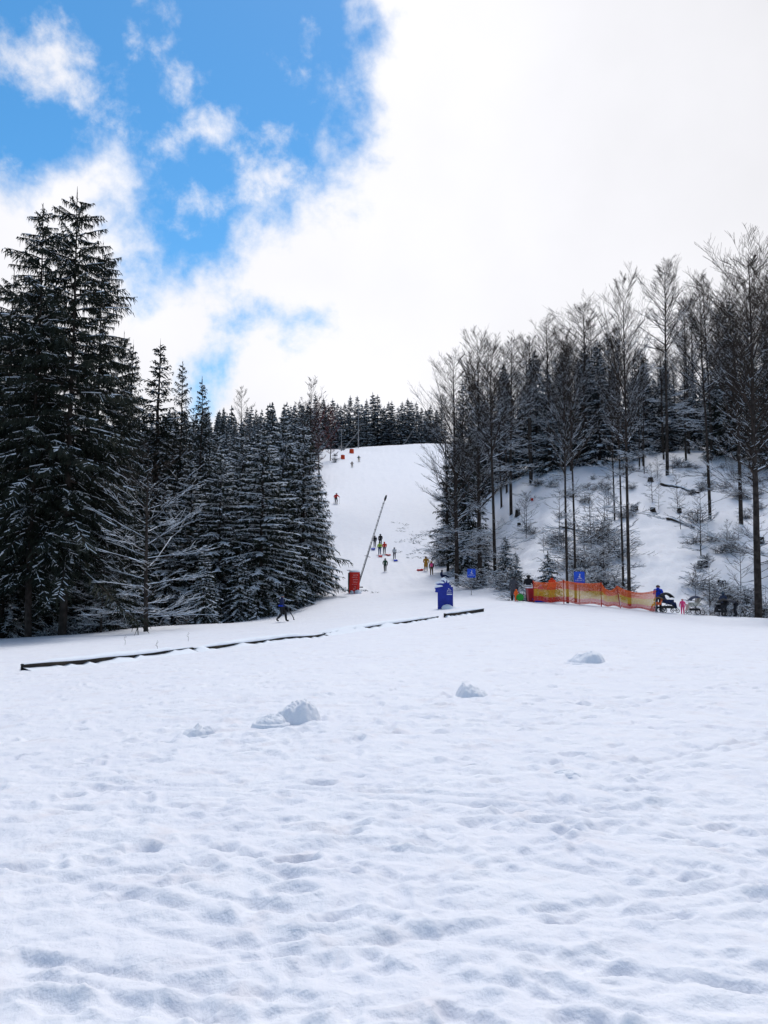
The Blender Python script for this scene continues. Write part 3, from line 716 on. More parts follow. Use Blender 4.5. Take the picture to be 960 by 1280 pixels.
# ---- saplings, shrubs
rd = random.Random(91)
for px, Y, h, v, lb in [(818, 84, 4.2, 0, 'thin snowy sapling left on the open slope by the upper log'), (850, 80, 3.8, 1, 'thin snowy sapling between the two fallen logs'), (877, 68, 6.0, 2, 'forked snowy sapling above the strollers'), (740, 72, 4.8, 0, 'dense snowy sapling between the twin trunks and the slim tree'),
                        (886, 56.5, 4.0, 1, 'bare sapling directly behind the bending person'), (868, 57, 3.0, 2, 'small bare sapling behind the middle stroller'), (700, 76, 5.0, 2, 'snowy sapling left of the twin trunks'), (755, 64, 4.6, 1, 'snowy sapling left of the slim tree'), (925, 60, 4.4, 0, 'bare sapling right of the bending person'), (950, 64, 5.0, 2, 'snowy sapling at the right picture edge')]:
    tree('sapling', SAPL[v], px, Y, h=h, label=lb, cat='sapling', rd=rd)
def shrub(mesh, px, Y, s, label, cat='shrub', group=None, name='shrub', pos=None):
    x, y, z = pos or at(px, Y)
    o = link(name, mesh, None, (x, y, z-.02), (0, 0, rd.uniform(0, 6.28))); o.scale = (s, s, s*rd.uniform(.75, 1.1))
    tag(o, label, cat, group); return o
for k in range(175):
    px = rd.uniform(640, 985); Y = rd.uniform(58, 100)
    if 795 < px < 870 and Y < 84 and rd.random() < .85: continue
    if 640 < px < 690 and 64 < Y < 90 and rd.random() < .6: continue
    shrub(rd.choice(SHR+SCRUB), px, Y, rd.uniform(.4, 1.1), 'snow-covered leafless shrub on the open slope of the right wood', group='shrubs on the right slope')
for px, Y, s, lb in [(730, 66, 1.25, 'big tangled snowy bush between the twin trunks and the slim tree'), (752, 63, 1.15, 'big tangled snowy bush behind the middle of the net'), (745, 74, 1.2, 'big snowy bush higher up the slope behind the net'), (770, 69, 1.1, 'big snowy bush left of the slim tall tree'),
                     (668, 61, 1.0, 'big snowy bush behind the person in black and white'), (600, 73, 1.1, 'snowy bush on the ditch bank left of the thick trunk'), (634, 67, 1.0, 'snowy bush on the ditch bank right of the thick trunk'), (549, 106, .9, 'snowy bush at the right edge of the piste below the dark spruce'), (556, 97, .8, 'snowy bush above the person in mustard coat'),
                     (900, 60, .9, 'bare bush behind the bending person'), (930, 58, .9, 'bare bush left of the thick right-hand tree'), (957, 57, 1.0, 'snowy bush right of the thick right-hand tree'),
                     (551, 150, .7, 'snowy bush high on the right edge of the piste')]:
    shrub(SHRBIG[px % 2], px, Y, s, lb)
for k in range(60):
    t = rd.random(); px = 500+65*t+rd.uniform(-14, 14); Y = float(np.interp(t, [0, .5, 1], [118, 108, 92]))+rd.uniform(-6, 12)
    shrub(rd.choice(SCRUB), px, Y, rd.uniform(.8, 1.5), 'small scrub poking through the snow on the right bank of the piste', group='scrub on the right bank of the piste')
for k in range(24):
    px = rd.uniform(405, 470); Y = rd.uniform(69, 77)
    if 432 < px < 450: continue
    shrub(rd.choice(SCRUB), px, Y, rd.uniform(.6, 1.3), 'small snowy scrub beside the red pad and the forest corner', group='scrub by the red pad')
for k in range(12):
    px = rd.uniform(408, 440); Y = rd.uniform(185, 235)
    if not float(np.interp(Y, [185, 235], [404, 425])) < px < float(np.interp(Y, [185, 235], [414, 440])): continue
    shrub(rd.choice(SHR), px, Y, rd.uniform(.6, 1.0), 'small bush at the top left edge of the piste', group='bushes at the top left of the piste')
for k in range(16):
    px = rd.uniform(60, 400); Y = float(np.interp(px, [0, 200, 350, 410], [45.8, 51.2, 58.5, 66]))+rd.uniform(0, 2.5)
    shrub(rd.choice(STEMS+SHR), px, Y, rd.uniform(.5, 1.0), 'leafless brush at the dark foot of the left forest', group='brush at the foot of the left forest')
for k in range(10):
    px = rd.uniform(858, 960); shrub(rd.choice(STEMS), px, rd.uniform(53.5, 57), rd.uniform(.6, 1.1), 'upright bare stems at the foot of the right slope behind the strollers', group='bare stems behind the strollers')
for px, Y, s, lb in [(236, 53.2, 1.1, 'tuft of dry brown grass right of the bare arching tree'), (243, 54, .9, 'tuft of dry grass at the foot of the left forest'), (262, 54.8, .8, 'tuft of dry grass left of the walker in blue')]:
    shrub(GRASS, px, Y, s, lb, 'grass tuft', name='grass_tuft')
for px, py, lb in [(156, 806, 'single dry stalk poking out of the snow above the dark board'), (235, 802, 'tiny dry stalk right of the taller one above the dark board'), (196, 815, 'bent dry stalk touching the dark board')]:
    x, y, z = place(px, py); mb = MB()
    mb.tube([(0, 0, -.1), (.02, 0, .15), (-.02, .01, .3), (.03, 0, .42)], [.009, .008, .006, .004], 4)
    mb.tube([(-.02, .01, .28), (.06, 0, .36)], [.006, .004], 4); mb.tube([(.01, 0, .18), (-.07, 0, .26)], [.006, .004], 4)
    tag(mb.build('dry_stalk', M['twig'], loc=(x, y, z)), lb, 'plant stalk')

for k in range(26):
    px = rd.uniform(650, 985); Y = rd.uniform(60, 98)
    tree('sapling', SAPL[k % 3], px, Y, h=rd.uniform(1.8, 5.0), label='spindly snow-lined sapling among the shrubs on the open slope of the right wood', cat='sapling', group='saplings on the right slope', rd=rd)
# ---- stumps, logs
def stump(px, py, r, h, lb, Y=None):
    x, y, z = place(px, py, 55); mb = MB(); rr = random.Random(px)
    mb.tube([(0, 0, -.4), (0, 0, .05), (.02, 0, h*.6), (.03, .01, h)], [r*1.3, r*1.12, r, r*.97], 9)
    for a in range(3): mb.tube([(0, 0, .12), (math.cos(a*2.2)*r*1.5, math.sin(a*2.2)*r*1.5, -.08)], [r*.4, r*.2], 5)
    o = empty('tree_stump', (x, y, z), rr.uniform(0, 6)); tag(o, lb, 'tree stump')
    mb.build('stump_wood', M['bark'], o, True)
    c = MB(); c.blob((.03, .01, h-.01), (r*1.05, r*1.05, .10), 0, 10, 4, 0.0, .08); c.build('snow_cap', M['snow_cap'], o, True)
for px, py, r, h, lb in [(647, 645, .28, .75, 'tall cut stump on the open snow left of the twin trunks'), (649, 657, .2, .3, 'small stump just below the tall cut stump'), (813, 602, .30, .5, 'stump highest on the slope left of the upper log'), (816, 640, .28, .45, 'stump right beside the sapling on the open slope'),
                         (793, 640, .38, .65, 'wide dark stump next to the slim tall tree'), (849, 640, .22, .4, 'stump between the two fallen logs'), (866, 618, .22, .5, 'sawn stump at the end of the upper log'), (878, 708, .42, .45, 'broad brown stump above the strollers'), (902, 730, .33, .3, 'low snowy stump above the bending person'), (951, 678, .28, .45, 'dark stump right of the thick right-hand trunk')]:
    stump(px, py, r, h, lb)
for (a, b, r, lb) in [((826, 606), (874, 617), .16, 'upper fallen log lying across the open slope'), ((834, 650), (868, 662), .16, 'lower curved fallen log on the open slope'), ((700, 660), (735, 668), .12, 'fallen branchwood right of the twin trunks')]:
    A = place(*a, 55); B = place(*b, 55); mb = MB(); mb2 = MB(); n = 8
    pts = []
    for i in range(n+1):
        t = i/n; x = A[0]*(1-t)+B[0]*t; y = A[1]*(1-t)+B[1]*t+.3*math.sin(t*3.1); pts.append((x-A[0], y-A[1], max(gz(x, y), A[2]*(1-t)+B[2]*t)-A[2]+.08))
    mb.tube(pts, [r*(1-.45*i/n) for i in range(n+1)], 8)
    mb.tube([pts[3], (pts[3][0]+.4, pts[3][1]-.2, pts[3][2]+.5)], [.05, .02], 5)
    o = empty('fallen_log', A); tag(o, lb, 'log'); mb.build('log_wood', M['bark'], o, True)
    mb2.tube([(p[0], p[1]+.02, p[2]+r*.75) for p in pts[1:-1]], [r*.65]*(n-1), 7); mb2.build('snow_cap', M['snow_cap'], o, True)
# small red box high on the slope
x, y, z = place(665, 626, 55); mb = MB(); mb.box((0, 0, .14), (.26, .22, .26)); mb.box((0, 0, .285), (.3, .26, .04)); mb.box((0, -.12, .18), (.12, .02, .06))
tag(mb.build('red_box', M['red_pad'], loc=(x, y, z)), 'small red box lying on the snow up the slope above the ditch', 'box')

# ------------------------------------------------------------------ snow clumps
def clump(px, py, w, h, seed, lb, side=1, sharp=3.0):
    # crumbly mound: a polar height field that runs out under the snow around it
    x, y, z = place(px, py); sc = y/F; W = w*sc*.5; Hh = h*sc*.64
    nr, na = 34, 96; rr = np.linspace(0, 1.5, nr)[:, None]; aa = np.linspace(0, 2*math.pi, na, endpoint=False)[None, :]
    ca, sa = np.cos(aa), np.sin(aa)
    edge = 1+.22*fbm(ca*1.6+seed*3.1, sa*1.6+seed, 3, seed)
    r = rr/edge
    X = rr*ca; Yv = rr*sa*.8
    tilt = .62+.38*np.clip(.5+side*X*.9, 0, 1)
    prof = np.clip(1-np.abs(r)**sharp, 0, 1)**.8
    hgt = prof*tilt*(1+.42*fbm(X*2.3+seed, Yv*2.6, 4, seed+5))+prof*.16*fbm(X*7+3, Yv*8, 3, seed+9)
    hgt = hgt+.05*np.clip(1.45-r, 0, 1)*(1+fbm(X*6, Yv*6, 3, seed+2))-(.10+.12/max(.05, Hh))*np.clip((rr-1.12)/.38, 0, 1)
    G = np.stack([X*W, Yv*W, hgt*Hh], -1).reshape(-1, 3)
    mb = MB(); mb.v = [tuple(p) for p in G]
    for i in range(nr-1):
        for j in range(na):
            a = i*na+j; b = i*na+(j+1) % na
            mb.f.append((a, a+na, b+na, b)); mb.m.append(0)
    o = mb.build('snow_clump', M['snow_lump'], None, True, (x, y+W*.3, z-.01))
    tag(o, lb, 'snow clump', 'rolled snow clumps on the field')
M['snow_lump'] = mat('packed_snow_lump', (0.795, 0.81, 0.865), 0.6, noise=(4, (0.81, 0.825, 0.875), 0.35, 0.65), bump=(13, 0.8, 0.03))
clump(368, 905, 62, 38, 3, 'biggest crumbly snow clump, left of centre in the foreground field', 1, 3.5)
clump(338, 908, 40, 17, 8, 'low slab of snow touching the biggest clump on its left', 1, 2.2)
clump(590, 871, 42, 22, 5, 'rounded snow clump with a hollow below, in the middle of the field', -1, 3.5)
clump(736, 828, 48, 20, 6, 'farthest snow clump, right of centre near the field crest', 1, 3)
clump(246, 923, 38, 17, 7, 'small low snow clump left of the biggest one', 1, 2.4)
clump(712, 970, 34, 9, 9, 'flattest snow lump in the right foreground', -1, 2.2)

# ------------------------------------------------------------------ dark boards across the field
def board_run(pa, pb, name_label, hgt, gaps):
    A = place(*pa); B = place(*pb); L = math.hypot(B[0]-A[0], B[1]-A[1]); ang = math.atan2(B[1]-A[1], B[0]-A[0])
    o = empty('wooden_board', A, ang); tag(o, name_label, 'wooden board', 'dark wooden boards edging the field')
    n = max(6, int(L/.6)); rr = random.Random(int(pa[0]))
    front = MB(); top = MB(); cap = MB(); skirt = MB()
    P = []
    for i in range(n+1):
        t = i/n; x = A[0]+(B[0]-A[0])*t; y = A[1]+(B[1]-A[1])*t; P.append((L*t, gz(x, y)-A[2]))
    for i in range(n):
        (x0, z0), (x1, z1) = P[i], P[i+1]
        vs = len(front.v)
        for (x, z) in ((x0, z0), (x1, z1)):
            for yy in (0, .06):
                front.v += [(x, yy, z-.25), (x, yy, z+hgt)]
        front.f += [(vs, vs+4, vs+5, vs+1), (vs+2, vs+3, vs+7, vs+6), (vs+1, vs+5, vs+7, vs+3)]; front.m += [0, 0, 0]
        top.box(((x0+x1)/2, .03, (z0+z1)/2+hgt+.018), (x1-x0-.004, .12, .03), 0, 0, 0, -math.atan2(z1-z0, x1-x0))
    front.build('plank', M['board'], o); top.build('top_rail', M['board'], o)
    # snow lying on the rail and banked against the back
    m = n*3; S = []
    for i in range(m+1):
        t = i/m; x = L*t; z = np.interp(x, [p[0] for p in P], [p[1] for p in P]); k = min(1, 6*t, 6*(1-t))
        hh = hgt+.03+(.07+.05*rr.random())*max(.25, k); S.append((x, z, hh))
    vs = len(cap.v)
    for i, (x, z, hh) in enumerate(S):
        j = rr.uniform(-.02, .02); kk = min(1, .02+x/3.0, .02+(L-x)/3.0)
        cap.v += [(x, -.05+j, z+hgt+.034), (x, -.045+j, z+hgt+.055), (x, .06, z+hh), (x, .06+.44*kk, z+hh*.93), (x, .06+1.2*kk, z+hh*.4), (x, .06+2.3*kk, z-.12)]
    for i in range(m):
        for k in range(5):
            a = vs+i*6+k; cap.f.append((a, a+6, a+7, a+1)); cap.m.append(0)
    cap.build('snow_cap', M['snow_cap'], o, True)
    # drifts banked against the front of the plank
    dr = MB(); x = 0
    pr = []
    for i in range(m+1):
        t = i/m
        g = 0
        for (g0, g1, gh) in gaps:
            g = max(g, gh*min(1, max(0, (t-g0)/.03))*min(1, max(0, (g1-t)/.03)))
        pr.append(max(-.05, g*hgt*1.2+rr.uniform(-.03, .06)+.035))
    for i in range(m+1):
        (x, z, hh) = S[i]; q = pr[i]
        dr.v += [(x, -.006, z+q), (x, -.12, z+q*.8), (x, -.45, z+q*.2-.02), (x, -.8, z-.08)]
    for i in range(m):
        for k in range(3):
            a = i*4+k; dr.f.append((a, a+1, a+5, a+4)); dr.m.append(0)
    dr.build('snow_drift', M['snow_cap'], o, True)
board_run((28, 838), (240, 815), 'longest dark board at the left end of the line across the field', .12, [(.45, 1, .35), (.8, 1, .6)])
board_run((241, 815), (404, 796), 'thin middle board partly drifted over, left of centre', .085, [(0, .1, .9), (.26, .36, .95), (.5, .56, .6)])
board_run((405, 795), (548, 773), 'thin board sunk in snow below the red pad', .085, [(0, .3, .97), (.42, .55, .95)])
board_run((556, 772), (605, 765), 'rightmost board near the blue jagged board', .17, [(0, .1, .4), (.5, .6, .5)])

# ------------------------------------------------------------------ people
BONES = {}
def skel(pose):
    J = dict(pelvis=(0, 0, .96), spine=(0, 0, 1.14), chest=(0, 0, 1.34), neck=(0, .01, 1.5), head=(0, .03, 1.60), top=(0, .02, 1.68),
             sL=(-.19, 0, 1.41), eL=(-.26, -.02, 1.14), wL=(-.26, .1, .93), hL=(-.25, .14, .85), sR=(.19, 0, 1.41), eR=(.26, -.02, 1.14), wR=(.26, .1, .93), hR=(.25, .14, .85),
             pL=(-.10, 0, .90), kL=(-.11, .03, .49), aL=(-.11, -.02, .10), tL=(-.13, .15, .05), pR=(.10, 0, .90), kR=(.11, .03, .49), aR=(.11, -.02, .10), tR=(.13, .15, .05))
    if pose == 'walk': J.update(kL=(-.1, .2, .53), aL=(-.1, .24, .11), tL=(-.11, .40, .07), kR=(.1, .03, .5), aR=(.1, -.27, .16), tR=(.11, -.13, .05), eL=(-.26, -.14, 1.17), wL=(-.24, -.12, .93), hL=(-.24, -.08, .85), eR=(.26, .1, 1.16), wR=(.22, .28, 1.0), hR=(.21, .35, .96))
    if pose == 'pull': J.update(chest=(0, .06, 1.34), neck=(0, .11, 1.49), head=(0, .14, 1.59), top=(0, .14, 1.67), sL=(-.19, .05, 1.4), sR=(.19, .02, 1.4), kL=(-.1, .18, .53), aL=(-.1, .16, .11), tL=(-.11, .32, .06), kR=(.1, .03, .5), aR=(.1, -.24, .14), tR=(.11, -.09, .05), eR=(.27, -.14, 1.17), wR=(.24, -.34, 1.0), hR=(.23, -.41, .95), eL=(-.26, .12, 1.16), wL=(-.2, .28, 1.02), hL=(-.19, .34, .99))
    if pose == 'ski': J.update(pelvis=(0, -.08, .86), spine=(0, -.02, 1.03), chest=(0, .08, 1.2), neck=(0, .15, 1.35), head=(0, .19, 1.45), top=(0, .2, 1.53), sL=(-.19, .1, 1.28), sR=(.19, .1, 1.28), eL=(-.34, .14, 1.08), wL=(-.36, .34, 1.04), hL=(-.36, .41, 1.03), eR=(.34, .14, 1.08), wR=(.36, .34, 1.04), hR=(.36, .41, 1.03), pL=(-.1, -.06, .82), pR=(.1, -.06, .82), kL=(-.12, .12, .5), kR=(.12, .12, .5), aL=(-.12, -.02, .13), aR=(.12, -.02, .13), tL=(-.12, .15, .08), tR=(.12, .15, .08))
    if pose == 'bend': J.update(pelvis=(0, -.12, .93), spine=(0, .1, 1.04), chest=(0, .32, 1.1), neck=(0, .46, 1.12), head=(0, .56, 1.10), top=(0, .64, 1.09), sL=(-.19, .38, 1.07), sR=(.19, .38, 1.07), eL=(-.22, .48, .82), eR=(.22, .48, .82), wL=(-.16, .66, .7), wR=(.16, .66, .7), hL=(-.14, .73, .67), hR=(.14, .73, .67), pL=(-.1, -.11, .88), pR=(.1, -.11, .88), kL=(-.12, .06, .48), kR=(.12, -.04, .48), aL=(-.12, 0, .1), aR=(.12, -.16, .1), tL=(-.13, .16, .05), tR=(.13, 0, .05))
    if pose == 'sit': J.update(pelvis=(0, 0, .22), spine=(0, -.04, .4), chest=(0, -.02, .6), neck=(0, .02, .76), head=(0, .05, .86), top=(0, .05, .94), sL=(-.19, -.02, .67), sR=(.19, -.02, .67), eL=(-.28, .02, .42), eR=(.28, .02, .42), wL=(-.22, .24, .38), wR=(.22, .24, .38), hL=(-.2, .31, .38), hR=(.2, .31, .38), pL=(-.1, .05, .2), pR=(.1, .05, .2), kL=(-.13, .44, .38), kR=(.13, .44, .38), aL=(-.12, .78, .12), aR=(.12, .78, .12), tL=(-.13, .84, .26), tR=(.13, .84, .26))
    if pose == 'phone': J.update(eL=(-.26, .06, 1.16), wL=(-.12, .26, 1.3), hL=(-.08, .29, 1.38), eR=(.26, .06, 1.16), wR=(.12, .26, 1.28), hR=(.08, .3, 1.36))
    if pose == 'push': J.update(chest=(0, .05, 1.34), sL=(-.19, .04, 1.4), sR=(.19, .04, 1.4), neck=(0, .07, 1.5), head=(0, .1, 1.59), top=(0, .1, 1.67), eL=(-.27, .12, 1.15), wL=(-.22, .36, 1.06), hL=(-.2, .43, 1.04), eR=(.27, .12, 1.15), wR=(.22, .36, 1.06), hR=(.2, .43, 1.04))
    return J
E = [('pelvis', 'spine', 0), ('spine', 'chest', 0), ('chest', 'neck', 0), ('neck', 'head', 3), ('head', 'top', 3)]
for s in 'LR': E += [('chest', 's'+s, 0), ('s'+s, 'e'+s, 0), ('e'+s, 'w'+s, 0), ('w'+s, 'h'+s, 4), ('pelvis', 'p'+s, 1), ('p'+s, 'k'+s, 1), ('k'+s, 'a'+s, 1), ('a'+s, 't'+s, 2)]
RAD = dict(pelvis=.155, spine=.15, chest=.165, neck=.07, head=.098, top=.082, s=.085, e=.062, w=.048, h=.042, p=.105, k=.08, a=.06, t=.052)
CACHE = {}
def body_mesh(pose, coat=False):
    key = (pose, coat)
    if key in CACHE: return CACHE[key]
    J = skel(pose); names = list(J)
    bm = bmesh.new(); lay = bm.verts.layers.skin.verify(); vs = {}
    for n in names:
        v = bm.verts.new(J[n]); r = RAD.get(n) or RAD[n[0]]
        if coat and n in ('pelvis',): r *= 1.15
        if coat and n in ('pL', 'pR', 'kL', 'kR'): r *= 1.35
        v[lay].radius = (r, r*.82) if n in ('chest', 'spine', 'pelvis') else (r, r); v[lay].use_root = (n == 'pelvis'); vs[n] = v
    for a, b, m in E: bm.edges.new((vs[a], vs[b]))
    me = bpy.data.meshes.new('sk'); bm.to_mesh(me); bm.free()
    ob = bpy.data.objects.new('sk', me); col.objects.link(ob)
    ob.modifiers.new('s', 'SKIN'); sb = ob.modifiers.new('d', 'SUBSURF'); sb.levels = 2; sb.render_levels = 2
    dg = bpy.context.evaluated_depsgraph_get(); dg.update()
    out = bpy.data.meshes.new_from_object(ob.evaluated_get(dg)); bpy.data.objects.remove(ob); bpy.data.meshes.remove(me)
    V = [tuple(v.co) for v in out.vertices]; Fc = [tuple(p.vertices) for p in out.polygons]; bpy.data.meshes.remove(out)
    mats = []
    segs = [(Vector(J[a]), Vector(J[b]), m, a) for a, b, m in E]
    for f in Fc:
        c = Vector((0, 0, 0))
        for i in f: c += Vector(V[i])
        c /= len(f); best = 9; bmi = 0
        for A, B, m, an in segs:
            d = B-A; t = max(0, min(1, (c-A).dot(d)/d.length_squared)); q = (c-(A+d*t)).length/((RAD.get(an) or RAD[an[0]])+.02)
            if q < best:
                best = q; bmi = m
                if coat and m == 1 and an in ('pL', 'pR', 'pelvis') : bmi = 0
        mats.append(bmi)
    mb = MB(); mb.v = V; mb.f = Fc; mb.m = mats
    # face
    h = Vector(J['head']); tp = Vector(J['top']); up = (tp-h).normalized(); fw = Vector((0, 1, 0)); fw = (fw-up*fw.dot(up)).normalized() if abs(up.y) < .9 else Vector((0, 0, -1))
    sd = fw.cross(up)
    def loc(a, b, c): q = h+sd*a+fw*b+up*c; return (q.x, q.y, q.z)
    mb.tube([loc(0, .085, .045), loc(0, .112, .0), loc(0, .09, -.012)], [.006, .014, .01], 5, 3)
    for s in (-1, 1):
        mb.blob(loc(s*.036, .088, .03), (.012, .012, .012), 5, 6, 4)
        mb.blob(loc(s*.098, .0, .01), (.014, .022, .032), 3, 6, 4)
    mb.tube([loc(-.028, .085, -.045), loc(0, .094, -.047), loc(.028, .085, -.045)], .007, 4, 6)
    # gloved fingers
    for s in 'LR':
        w = Vector(J['w'+s]); hd = Vector(J['h'+s]); d = (hd-w).normalized(); si = d.cross(Vector((1, 0, 0)) if abs(d.x) < .7 else Vector((0, 1, 0))).normalized(); cu = si.cross(d)
        for i, ln in enumerate((.075, .088, .082, .062)):
            b = hd+si*(i-1.5)*.021; p1 = b+d*ln*.6; p2 = p1+(d*.4+cu*(.3 if s == 'L' else -.3)).normalized()*ln*.45
            mb.tube([tuple(b), tuple(p1), tuple(p2)], [.013, .012, .009], 5, 4)
        b = hd-d*.04-si*.035; mb.tube([tuple(b), tuple(b+(d*.6-si*.8)*.045), tuple(b+(d*1.1-si*.8)*.07)], [.014, .013, .010], 5, 4)
    CACHE[key] = (mb, h, up, fw, sd, J); return CACHE[key]
def person(pos, H, face, pose, jacket, trousers, label, hat=None, gloves=None, boots=None, coat=False, flip=False, skis=None, pack=None, hair=False, band=None, group=None):
    mb, h, up, fw, sd, J = body_mesh(pose, coat); s = H/1.76
    o = empty('person', pos, R(face), (s*1.12, s*1.12, s)); tag(o, label, 'person', group)
    mats = [cloth(*jacket), cloth(*trousers), cloth(*(boots or ('black', (.015, .015, .018)))), M['skin'], cloth(*(gloves or ('black', (.015, .015, .018)))), M['rubber'], cloth('lip', (.4, .12, .1))]
    link('body', mb.mesh('person_body', mats, True), o)
    q = Matrix((sd, fw, up)).transposed()
    if hat:
        b = MB(); b.blob((0, -.012, .045), (.122, .128, .115), 0, 14, 7, -.15, .01)
        b.tube([(math.cos(a)*.122, math.sin(a)*.128-.012, .035) for a in [i*math.pi/7 for i in range(15)]], .018, 6, 0, False)
        if hat[2]: b.blob((0, -.012, .18), (.04, .04, .04), 0, 8, 6, jit=.1)
        b.v = [tuple(h+q @ Vector(v)) for v in b.v]; b.build('hat', cloth(hat[0], hat[1]), o, True)
    elif hair:
        b = MB(); b.blob((0, -.022, .03), (.114, .112, .112), 0, 12, 7, -.35, .03); b.v = [tuple(h+q @ Vector(v)) for v in b.v]; b.build('hair', M['hair'], o, True)
    if pack:
        c = Vector(J['chest']); b = MB(); b.blob((c.x, c.y-.21, c.z-.08), (.17, .12, .24), 0, 12, 8); 
        for k in (-1, 1): b.tube([(k*.11, c.y-.12, c.z+.1), (k*.12, c.y+.02, c.z+.18), (k*.12, c.y+.16, c.z+.04), (k*.13, c.y+.1, c.z-.16)], .02, 5)
        b.build('backpack', cloth(*pack), o, True)
    if band:
        c = Vector(J['spine']); b = MB(); b.tube([(c.x+math.cos(i*math.pi/8)*.185, c.y+math.sin(i*math.pi/8)*.155, c.z-.1) for i in range(17)], .05, 6, 0, False)
        b.build('jacket_hem', cloth(*band), o, True)
    if skis:
        for s2, n in ((-1, 'L'), (1, 'R')):
            a = J['a'+n]; b = MB(); zz = -.005
            pts = [(a[0], -.75, zz), (a[0], .75, zz), (a[0], .9, zz+.04), (a[0], 1.0, zz+.12)]
            for k in range(3):
                A, B = pts[k], pts[k+1]; w = .045
                b.quad((A[0]-w, A[1], A[2]+.012), (A[0]+w, A[1], A[2]+.012), (B[0]+w, B[1], B[2]+.012), (B[0]-w, B[1], B[2]+.012)); b.quad((A[0]-w, A[1], A[2]), (B[0]-w, B[1], B[2]), (B[0]+w, B[1], B[2]), (A[0]+w, A[1], A[2]))
                for sg in (-1, 1): b.quad((A[0]+sg*w, A[1], A[2]), (B[0]+sg*w, B[1], B[2]), (B[0]+sg*w, B[1], B[2]+.012), (A[0]+sg*w, A[1], A[2]+.012))
            b.box((a[0], .02, .03), (.07, .3, .05)); b.build('ski', cloth(*skis), o)
            hn = J['h'+n]; b = MB(); b.tube([(hn[0], hn[1], hn[2]+.04), (hn[0]+.05*s2, hn[1]-.3, .02)], [.012, .008], 6); b.tube([(hn[0]+.05*s2, hn[1]-.28, .09), (hn[0]+.05*s2, hn[1]-.285, .1)], [.05, .05], 8); b.build('ski_pole', M['darksteel'], o)
    return o
BLK = ('black', (.014, .014, .018)); NAVY = ('navy', (.012, .02, .07)); BLUE = ('royal_blue', (.012, .05, .50)); RED = ('red', (.60, .03, .02)); GRY = ('grey', (.10, .10, .11))
DGRN = ('dark_green', (.02, .06, .035)); MUST = ('mustard', (.42, .21, .03)); WHT = ('white', (.55, .55, .55)); JEAN = ('denim', (.03, .07, .17)); LIME = ('lime', (.35, .50, .04)); ORG = ('orange', (.85, .13, .02)); PNK = ('hot_pink', (.85, .06, .20)); BRN = ('brown', (.10, .06, .035)); TAN = ('tan', (.30, .22, .14)); PURP = ('purple', (.25, .05, .35)); SKYB = ('sky_blue', (.06, .35, .75))
LBL = ('light_blue', (.03, .25, .75))
def sled(pos, rz, colr, label, s=1.0, rope_to=None):
    o = empty('sled', (pos[0], pos[1], pos[2]), rz, s); tag(o, label, 'sled')
    b = MB(); n = 9
    # tub: lofted cross sections, raised nose
    secs = []
    for i in range(n):
        t = i/(n-1); y = -.45+.95*t; w = .24*(1-.35*max(0, t-.7)/.3)*(1-.15*max(0, .15-t)/.15); zb = .02+.16*max(0, t-.75)/.25; zt = .17+.10*max(0, t-.7)/.3
        secs.append([(-w-.04, y, zt-.015), (-w, y, zt), (-w*.82, y, zb+.03), (-w*.4, y, zb+.03), (w*.4, y, zb+.03), (w*.82, y, zb+.03), (w, y, zt), (w+.04, y, zt-.015), (w*.9, y, zb-.01), (-w*.9, y, zb-.01)])
    for sct in secs: b.v += sct
    for i in range(n-1):
        for k in range(10): a = i*10+k; c = i*10+(k+1) % 10; b.f.append((a, c, c+10, a+10)); b.m.append(0)
    for i in (0, n-1): b.f.append(tuple(range(i*10, i*10+10))); b.m.append(0)
    b.build('tub', cloth(*colr), o)
    b = MB()
    for k in (-1, 1): b.tube([(k*.26, -.2, .17), (k*.3, -.02, .2), (k*.26, .1, .17)], .012, 5)
    b.build('brake_handles', M['darksteel'], o)
    if rope_to:
        v = Matrix.Rotation(-rz, 3, 'Z') @ (Vector(rope_to)-Vector(pos)); v = v/s
        b = MB(); b.tube([(0, .5, .2), (v.x*.5, (.5+v.y)*.5, (.2+v.z)*.5-.1), (v.x, v.y, v.z)], .012, 4); b.build('rope', M['rope'], o)
# walker in blue
P = place(352, 777.5)
person(P, 1.72, -100, 'walk', NAVY, BLK, 'person in a blue and navy jacket walking alone in front of the left forest', hat=('slate', (.05, .07, .09), False), band=BLUE)
b = MB(); b.tube([(0, 0, .86), (.14, -.02, .62), (.30, -.03, .40), (.40, -.03, .22), (.41, -.03, .12)], [.035, .035, .03, .03, .02], 6); b.tube([(.37, -.03, .15), (.46, -.03, .10)], .03, 5)
tag(b.build('walking_stick', M['darksteel'], loc=(P[0]+.36, P[1]-.1, P[2]+.04)), 'dark curved stick held by the walker in blue', 'stick')
# piste people
def pp(px, py, lo=60): return place(px, py, lo)
person(pp(420, 630), 2.05, -15, 'ski', RED, BLK, 'skier in a red jacket on the upper left of the piste', hat=('black_h', (.02, .02, .02), False), skis=WHT)
person(pp(440, 584.5), 1.7, 0, 'ski', BRN, BRN, 'lower of the two small distant skiers at the top of the piste', hat=('black_h', (.02, .02, .02), False), skis=WHT)
person(pp(448.5, 577.5), 1.85, 5, 'ski', DGRN, TAN, 'upper of the two small distant skiers at the top of the piste', hat=('black_h', (.02, .02, .02), False), skis=BLK)
def puller(px, py, H, jk, tr, lb, hat, sl, slb, spx, spy, face=0, pose='pull', **kw):
    p = pp(px, py); person(p, H, face, pose, jk, tr, lb, hat=hat, **kw)
    q = pp(spx, spy); rz = math.atan2(-(p[0]-q[0]), p[1]-q[1]+.01)
    sled(q, rz, sl, slb, 1.0, (p[0]+.2*H/1.7, p[1]-.38, p[2]+.95*H/1.76))
